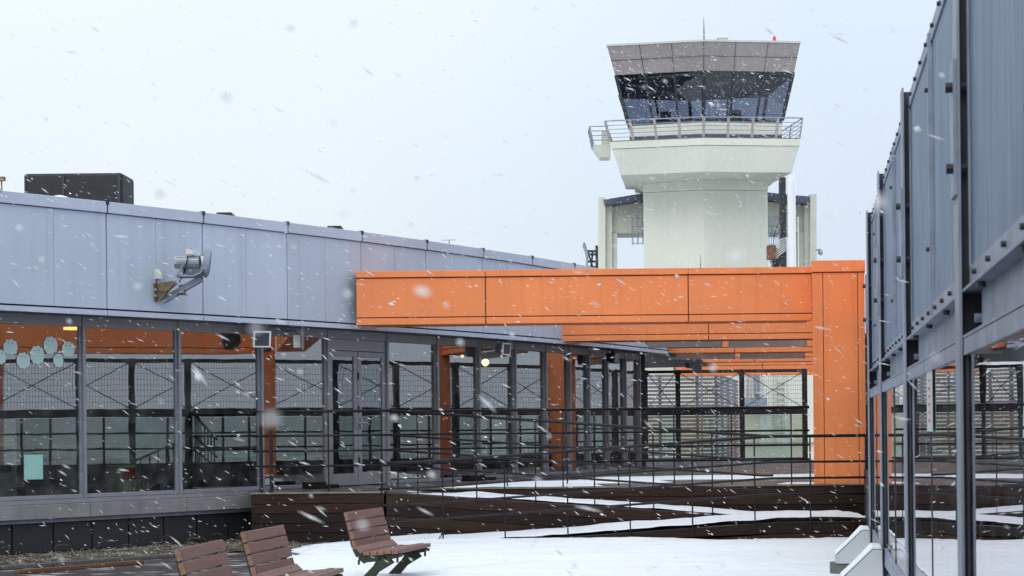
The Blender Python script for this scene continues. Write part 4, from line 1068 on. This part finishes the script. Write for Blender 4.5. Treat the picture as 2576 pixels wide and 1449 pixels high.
gb, gt = ring(300, 1579, 1968, 77.85, 5.1, .5), ring(178, 1549, 1996, 77.3, 6.2, .5)
sb = ring(306, 1579, 1968, 77.85, 5.1, .5)
g = MB(); g.loft([sb, gb]); g.build('cab_frame_sill', M['steeldark'], t)
g = MB(); g.loft([gb, gt], caps=False); g.build('cab_glass', M['cabglass'], t)
g = MB()
for i in range(6): g = MB(); g.tube([gb[i], gt[i]], .09, 6); g.build('cab_mullion', M['steeldark'], t)
for i, fr in ((0, 3), (5, 3), (2, 2), (3, 2)):
    for k in range(1, fr):
        g = MB(); g.bar(gb[i].lerp(gb[(i+1)%6], k/fr), gt[i].lerp(gt[(i+1)%6], k/fr), .10, .10, (0,1,0)); g.build('cab_mullion', M['steeldark'], t)
g = MB(); tp2 = ring(190, 1552, 1992, 77.35, 6.1, .5); g.loft([[q+Vector((0,0,.02)) for q in tp2], gt]); g.build('cab_head', M['steeldark'], t)
g = MB(); c = gb[0]
g.box((c.x-2.2, c.y+1.2, c.z-.3), (c.x+2.4, c.y+2.0, c.z+.25)); g.box((c.x+1.4, c.y+1.0, c.z+.25), (c.x+2.0, c.y+1.2, c.z+.65)); g.box((c.x-2.0, c.y+1.0, c.z+.25), (c.x-1.5, c.y+1.2, c.z+.6)); g.build('console', M['steeldark'], t)
g = MB(); rf0, rf1 = ring(177, 1547, 1998, 77.2, 6.6, .9), ring(104, 1527, 2013, 76.5, 8.0, 1.3); g.loft([rf0, rf1]); g.build('roof_band', M['taupe'], t)
g = MB(); g.loft([ring(103.6, 1525, 2015, 76.46, 8.1, 1.3), ring(99, 1525, 2015, 76.44, 8.1, 1.3)]); g.build('roof_coping', M['creamtrim'], t)
g = MB()
for i, s in ((0, 1), (5, -1)):
    A0, A1, B0, B1 = rf0[i], rf0[(i+1)%6], rf1[i], rf1[(i+1)%6]
    nrm = Vector((0, -.012, 0))
    for k in (1, 2): g.bar(A0.lerp(A1, k/3)+nrm, B0.lerp(B1, k/3)+nrm, .022, .02, (0,1,0))
    g.bar(A0.lerp(B0, .5)+nrm, A1.lerp(B1, .5)+nrm, .022, .02)
g.bar(rf0[0]+nrm, rf1[0]+nrm, .03, .02, (0,1,0)); g.build('panel_joint', M['joint'], t)
# balcony rail
rt, rbm = ring(294, 1522, 2019, 76.85, 7.1, .7), ring(346, 1535, 2012, 77.05, 6.8, .7)
loop = [4, 5, 0, 1, 2]
rl = MB().build
g = MB()
for f_ in (0, .22, .42, .62, .82):
    ps = [rbm[i].lerp(rt[i], 1-f_) for i in loop]; g.tube(ps, .035 if f_ == 0 else .018, 5)
rail_ = g.build('balcony_rail', M['steel'], t)
g = MB()
for i0, i1, n_ in ((5, 0, 4), (0, 1, 4), (4, 5, 3), (1, 2, 3)):
    for k in range(n_+1):
        if k == n_ and i1 != 2: continue
        g = MB(); g.bar(rbm[i0].lerp(rbm[i1], k/n_), rt[i0].lerp(rt[i1], k/n_), .13, .05, (0,1,0) if n_ == 4 else (1,0,0)); g.build('baluster', M['taupe'], rail_)
# side balcony
a, b = W(1493, 366, 79.5), W(1536, 395, 79.5)
g = MB(); g.hexa([(a.x+.35, 79.5, b.z), (b.x, 79.5, b.z), (b.x, 80.6, b.z), (a.x+.35, 80.6, b.z)], [(a.x, 79.3, a.z), (b.x, 79.3, a.z), (b.x, 80.8, a.z), (a.x, 80.8, a.z)]); g.build('side_balcony', M['cream'], t)
g = MB(); a2, b2 = W(1483, 319, 79.4), W(1530, 319, 79.4)
for f_ in (0, .25, .5, .75): g.tube([(a2.x+(a.x-a2.x)*f_, 80.7, a2.z+(a.z-a2.z)*f_), (a2.x+(a.x-a2.x)*f_, 79.3, a2.z+(a.z-a2.z)*f_), (b2.x, 79.3, a2.z+(a.z-a2.z)*f_)], .025, 5)
for yy in (79.3, 80.0, 80.7): g.bar((a.x, yy, a.z), (a2.x, yy, a2.z), .12, .05, (1,0,0))
g.build('side_rail', M['steel'], t)
g = MB(); w = W(1524, 350, 80.5); g.box((w.x-.2, 80.5, a.z), (w.x+.2, 81, w.z+.4)); g.build('side_cabinet', M['creamtrim'], t)
# on the cab roof
w0 = W(1771, 98, 78.5); g = MB(); g.tube([(w0.x, 78.5, w0.z-.2), (w0.x, 78.5, w0.z+.35), (w0.x, 78.5, w0.z+.7), (w0.x, 78.5, w0.z+1.05)], [.035, .03, .018, .01], 6)
tag(g.build('lightning_rod', M['steeldark']), 'thin dark rod standing on top of the control tower roof', 'rod')
w0 = W(1818, 99, 78.0); g = MB(); g.box((w0.x-.23, 78, w0.z-.25), (w0.x+.23, 78.5, w0.z+.05)); g.box((w0.x-.27, 77.95, w0.z+.05), (w0.x+.27, 78.55, w0.z+.085))
tag(g.build('roof_vent', M['creamtrim']), 'low pale vent box on the control tower roof', 'vent')
w0 = W(1948, 101, 77.6); t2 = thing('beacon', (w0.x, 77.6, w0.z-.2), 'small red obstruction light on the control tower roof', 'beacon')
g = MB(); g.tube([(w0.x, 77.6, w0.z-.25), (w0.x, 77.6, w0.z-.02)], .11, 10); g.build('beacon_base', M['steel'], t2)
g = MB(); g.tube([(w0.x, 77.6, w0.z-.02), (w0.x, 77.6, w0.z+.15), (w0.x, 77.6, w0.z+.2)], [.09, .065, .03], 10); g.build('beacon_lens', M['red'], t2)

# ------------------------------------------------------------------ buildings beside and below the tower
ZW = 83.0
def wing(lab, x0, x1, pts, name='tower_annex'): pass
t = thing('annex_frame', (W(1530, 676, ZW).x, ZW, -4.2), 'cream wall frame with navy coping standing left of the tower shaft', 'annex')
def flat(mb, poly, dep, Z=ZW): return mb.extr([W(x, y, Z) for x, y in poly], (0, dep, 0))
g = MB(); flat(g, [(1507, 495), (1523, 497), (1523, 900), (1507, 900)], 1.2, 82.6); flat(g, [(1523.5, 512), (1540, 511), (1540, 900), (1523.5, 900)], 1.0, 83); g.build('pier', M['cream'], t)
g = MB(); flat(g, [(1540.5, 511), (1660, 490), (1660, 585), (1540.5, 586)], 2.2, 83.4); flat(g, [(1540.5, 586.5), (1553, 586.5), (1553, 900), (1540.5, 900)], 2.4, 83.2); g.build('wall', M['creamtrim'], t)
g = MB(); flat(g, [(1519, 502), (1618, 486), (1660, 480), (1660, 496), (1618, 503), (1521, 516)], 1.0, 82.4); g.build('coping', M['navy'], t)
t = thing('annex_frame', (W(2040, 676, ZW).x, ZW, -4.2), 'cream wall frame with navy coping standing right of the tower shaft', 'annex')
g = MB(); flat(g, [(2038, 489), (2054, 487), (2055, 900), (2038, 900)], 1.2, 82.6); flat(g, [(2024, 512), (2037.5, 511), (2038, 900), (2025, 900)], 1.0, 83); g.build('pier', M['cream'], t)
g = MB(); flat(g, [(1900, 495), (2024, 510), (2024, 584), (1900, 584)], 2.2, 83.4); flat(g, [(2010, 584.5), (2024, 584.5), (2025, 900), (2012, 900)], 2.4, 83.2); g.build('wall', M['creamtrim'], t)
g = MB(); flat(g, [(1900, 480), (1932, 484), (2000, 491), (2036, 494), (2036, 512), (2000, 509), (1900, 496)], 1.0, 82.4); g.build('coping', M['navy'], t)
# ladders
def cage(lab, x0, x1, y0, y1, Z):
    t = thing('ladder_cage', W((x0+x1)/2, y1, Z), lab, 'ladder')
    a, b = W(x0, y0, Z), W(x1, y1, Z); g = MB()
    for x in (a.x, (a.x+b.x)/2, b.x): g.bar((x, Z, b.z), (x, Z, a.z), .035, .035, (0,1,0)); g.bar((x, Z+.7, b.z), (x, Z+.7, a.z), .03, .03, (0,1,0))
    g.build('upright', M['steel'], t)
    g = MB(); n_ = 4
    for k in range(n_+1):
        z = b.z + (a.z-b.z)*k/n_; g.bar((a.x, Z, z), (b.x, Z, z), .035, .035); g.bar((a.x, Z, z), (a.x, Z+.7, z), .03, .03)
    g.build('rung', M['steel'], t)
cage('thin grey caged ladder hanging at the left side of the tower shaft', 1592, 1619, 528, 612, 82.0)
cage('thin grey caged ladder hanging at the right side of the tower shaft', 1934, 1958, 545, 640, 82.0)
# duct, board, cabinet
t = thing('cable_duct', W(1970, 670, 77.8), 'dark vertical cable duct running up the right side of the tower', 'duct')
g = MB(); a, b = W(1963, 446, 77.8), W(1979, 668, 77.8); g.box((a.x, 77.8, -4.2), (b.x, 78.3, a.z)); g.build('duct', M['steeldark'], t)
g = MB(); c = W(1958, 632, 77.5); g.box((c.x-.25, 77.4, c.z-.75), (c.x+.35, 77.79, c.z+.15)); g.build('splice_box', M['steeldark'], t, bevel=.02)
g = MB()
for k in range(7):
    y0 = 598 + k*5; g.tube([W(1978, y0, 77.35), W(1962, y0+6+k, 77.25), W(1948, y0+14+2*k, 77.3), W(1941, 640+k*3, 77.4)], .03, 6)
g.build('cable', M['offwhite'], t, smooth=True)
g = MB(); g.tube([W(1958, 560, 77.6), W(1949, 585, 77.5), W(1946, 610, 77.5), W(1940, 636, 77.5)], .018, 5); g.build('loose_wire', M['cable'], t)
t = thing('junction_cabinet', W(1940, 668, 77.0), 'rust stained junction cabinet with tangled wires beside the cable duct', 'cabinet')
g = MB(); a, b = W(1931, 617, 77.0), W(1952, 652, 77.0); g.box((a.x, 77, b.z), (b.x, 77.4, a.z)); g.build('cabinet_body', M['rustbox'], t, bevel=.02)
g = MB()
for k in range(6): c = W(1936+k*3, 655, 77.1); g.tube([c, c+Vector((.1, 0, -.25)), c+Vector((-.05, 0, -.4)), c+Vector((.12, 0, -.5))], .02, 5)
g.build('wire', M['cable'], t)
t = thing('panel_board', W(1990, 668, 77.2), 'tall white panel mast standing right of the cable duct', 'panel')
g = MB(); a, b = W(1981, 441, 77.2), W(2003, 668, 77.2); g.box((a.x, 77.2, -4.2), (b.x, 77.32, a.z)); g.build('board', M['white'], t)
g = MB(); a = W(2006, 545, 77.3); g.box((a.x, 77.3, -4.2), (a.x+.06, 77.36, a.z)); g.box((b.x-.10, 77.19, -4.2), (b.x-.085, 77.199, W(1990, 450, 77.2).z)); g.build('edge_strip', M['offwhite'], t)
c = W(2064, 634, 82.0); t = thing('security_camera', c, 'grey dome security camera on an arm at the right annex pier', 'camera')
g = MB(); g.tube([c+Vector((-.2,.2,.12)), c+Vector((-.02,0,.14)), c+Vector((0,0,.08))], .035, 6); g.build('arm', M['lampgrey'], t)
g = MB(); g.tube([c+Vector((0,0,.10)), c+Vector((0,0,0)), c+Vector((0,0,-.10)), c+Vector((0,0,-.16))], [.10, .14, .12, .05], 12); g.build('dome', M['lampgrey'], t, smooth=True)
w0 = W(1762, 676, 45.0); w1 = W(1762, 640, 45.0); g = MB(); g.tube([(w0.x, 45, Z_U), w0, w1], [.025, .02, .006], 6); tag(g.build('lightning_rod', M['steel']), 'short grey spike rising just above the orange beam before the tower', 'rod')
# dish antenna
Zd = 60.0; t = thing('dish_antenna', (W(1490, 676, Zd).x, Zd, -4.2), 'dish antenna seen edge on beside its dark lattice mount', 'antenna')
g = MB(); rg = []
for k in range(13):
    A = -math.pi/2 + math.pi*k/12; q = W(1467 + 9*(1-math.cos(A)*0) , 640, Zd)
    rg.append(k)
prof = [(1468, 614), (1472, 624), (1475, 634), (1477, 646), (1477, 660), (1476, 674)]
pL = [W(x, y, Zd) for x, y in prof]; g = MB()
for a, b in zip(pL, pL[1:]): g.bar(a, b, 1.0, .05, (1,0,0))
g.build('reflector', M['steel'], t)
g = MB(); a, b = W(1501, 618, Zd), W(1503, 676, Zd); g.bar((a.x, Zd, -4.2), (a.x, Zd, a.z), .1, .1, (0,1,0))
for y in (632, 640, 658, 672): g.bar(W(1477, y, Zd), W(1501, y, Zd), .08, .08)
g.bar(W(1479, 634, Zd), W(1491, 672, Zd), .06, .06); g.bar(W(1491, 634, Zd), W(1487, 672, Zd), .07, .07); g.build('mount', M['steeldark'], t)

# cream block and louvred enclosure behind the far fence
t = thing('service_building', (8.5, 70, -4.2), 'low cream service building beyond the mesh fence at the tower foot', 'building')
g = MB(); a = W(1850, 900, 68); b = W(2120, 900, 68); zt_ = W(1950, 905, 68).z
g.box((a.x-.2, 68, -4.2), (b.x+6, 76, zt_)); g.build('wall', M['cream'], t)
g = MB(); g.box((5.8, 76.01, -4.2), (b.x+6, 92, zt_-.25)); g.build('added_rear_block', M['cream'], t)  # added block carrying the unseen dark roof
g = MB(); g.box((5.75, 76.0105, zt_-.249), (b.x+6.05, 92.05, zt_-.15)); g.build('added_dark_roof', M['granite'], t)  # unseen dark roof added to cut light bouncing up to the tower soffit
g = MB(); z1 = W(1950, 1098, 68).z; g.box((a.x-.2, 67.75, z1-.25), (b.x+6, 67.999, z1)); g.box((a.x-.2, 67.6, -4.2), (b.x+6, 67.749, z1-1.4)); g.build('ledge', M['creamtrim'], t)
g = MB(); c = W(1893, 960, 67.9)
for x in (1874, 1893, 1912): q = W(x, 960, 67.9); g.box((q.x-.06, 67.8, q.z-1.0), (q.x+.06, 67.99, q.z+1.2))
g.build('downpipe', M['offwhite'], t)
g = MB(); a = W(1898, 938, 67.5); g.box((a.x, 67.5, W(1, 1010, 67.5).z), (a.x+.16, 67.74, a.z)); a2 = W(1872, 1008, 67.3); g.box((a2.x, 67.2, a2.z-.2), (a2.x+.95, 67.74, a2.z+.10)); g.build('duct', M['steel'], t)
g = MB()
for x in (1950, 1975): q = W(x, 1000, 67.9); g.box((q.x-.04, 67.85, W(1, 1120, 67.9).z), (q.x+.04, 67.99, W(1, 955, 67.9).z))
for y in range(960, 1120, 14): q = W(1950, y, 67.9); q2 = W(1975, y, 67.9); g.bar((q.x, 67.9, q.z), (q2.x, 67.9, q2.z), .05, .05)
g.build('ladder', M['creamtrim'], t)
t = thing('slat_screen', (6.0, 55, -4.2), 'lilac grey horizontal slat enclosure beyond the mesh fence', 'screen')
zt_ = W(1720, 942, 55).z; zb_ = -3.0
A, B, C_ = Vector((xw(1560, 55), 55)), Vector((xw(1807, 55), 55)), Vector((8.96, 63))
g = MB(); z = zt_
while z > zb_:
    g.wall(A, B, z-.085, z, -.02, .02); z -= .13
g.build('front_slat', M['screenslat'], t)
g = MB(); z = zt_
while z > zb_:
    g.wall(B + Vector((.03,.05)), C_, z-.09, z, -.02, .02); z -= .13
g.build('side_slat', M['screenslat'], t)
g = MB()
for f_ in (0.03, .22, .41, .6, .79, .985): q = A.lerp(B, f_); g.box((q.x-.05, 55.03, -4.2), (q.x+.05, 55.13, zt_))
for f_ in (.3, .6, .97): q = B.lerp(C_, f_); g.box((q.x-.15, q.y-.05, -4.2), (q.x-.05, q.y+.05, zt_))
g.build('frame_post', M['steel'], t)
# cream wall beyond the far end of the terminal (seen between posts)
t = thing('boundary_wall', (4.6, 50, -4.2), 'plain cream wall end beyond the last window of the terminal', 'wall')
g = MB(); a, b = W(1590, 940, 50), W(1604, 940, 50); g.box((a.x, 50, -4.2), (b.x, 50.3, a.z)); g.build('wall', M['cream'], t)
g = MB(); g.box((a.x-.03, 49.95, a.z+.002), (b.x+.03, 50.35, a.z+.08)); g.build('coping', M['creamtrim'], t)

# ------------------------------------------------------------------ falling snow
fl = MB()
def flake(c, L_, wd, dirv):
    d = dirv.normalized(); s = d.cross(Vector((random.uniform(-1,1), random.uniform(-1,1), random.uniform(-1,1))))
    if s.length < 1e-3: s = d.cross(Vector((0,0,1)))
    s.normalize(); u = d.cross(s)
    k1, k2 = random.uniform(.6, 1.2), random.uniform(.6, 1.2)
    fl.add([c-d*L_, c+s*wd*k1, c+u*wd*k2, c-s*wd, c-u*wd, c+d*L_], [[0,2,1],[0,3,2],[0,4,3],[0,1,4],[5,1,2],[5,2,3],[5,3,4],[5,4,1]])
def free(c):
    if c.x < 3.6 and c.y > wall_y(c.x) - .12 and c.z < FT + .1: return False
    if c.y < 17.3 and c.x > screen_x(c.y) - .1: return False
    if c.z < .05 or (c.y > 23 and c.z < Z_U + .05): return False
    return True
cnt = 0
while cnt < 62000:
    c = Vector((random.uniform(-10, 13), random.uniform(3.0, 62), random.uniform(0, 15)))
    if not free(c): continue
    cnt += 1
    big = random.random() < .045
    r_ = random.uniform(.006, .012) if big else random.uniform(.0016, .0040)
    el = random.uniform(1.2, 2.8) if big else random.uniform(4.0, 11.0)
    flake(c, r_*el, r_, Vector((1, random.uniform(-.5, .5), -random.gauss(.55, .32))))
near = 0
while near < 90:      # the few flakes that happen to be close
    c = Vector((random.uniform(-.9, .9), random.uniform(1.2, 3.2), random.uniform(1.2, 3.0)))
    near += 1
    r_ = random.uniform(.002, .0045); flake(c, r_*1.4, r_, Vector((1, 0, -.6)))
mf = bpy.data.materials.new('snowflake'); mf.use_nodes = True
N_, L_n = mf.node_tree.nodes, mf.node_tree.links; N_.clear()
fo, fd, ft_, fm = N_.new('ShaderNodeOutputMaterial'), N_.new('ShaderNodeBsdfDiffuse'), N_.new('ShaderNodeBsdfTranslucent'), N_.new('ShaderNodeMixShader')
fd.inputs[0].default_value = ft_.inputs[0].default_value = (0.99, 0.99, 1.0, 1); fm.inputs[0].default_value = .5
L_n.new(fd.outputs[0], fm.inputs[1]); L_n.new(ft_.outputs[0], fm.inputs[2])
f2, f3 = N_.new('ShaderNodeBsdfTransparent'), N_.new('ShaderNodeMixShader'); f3.inputs[0].default_value = .22
L_n.new(fm.outputs[0], f3.inputs[1]); L_n.new(f2.outputs[0], f3.inputs[2]); L_n.new(f3.outputs[0], fo.inputs[0])
for k in range(15):
    y = random.uniform(.75, 1.9); c = Vector((random.uniform(-.30, .30)*y, y, EYE + random.uniform(-.08, .26)*y)); r_ = random.uniform(.0022, .0048); flake(c, r_*random.uniform(1.0, 2.0), r_, Vector((1, random.uniform(-.5,.5), random.uniform(-1.2, .3))))
o = fl.build('falling_snow', mf); tag(o, 'wind driven snowflakes falling across the whole scene', 'snow', kind='stuff')
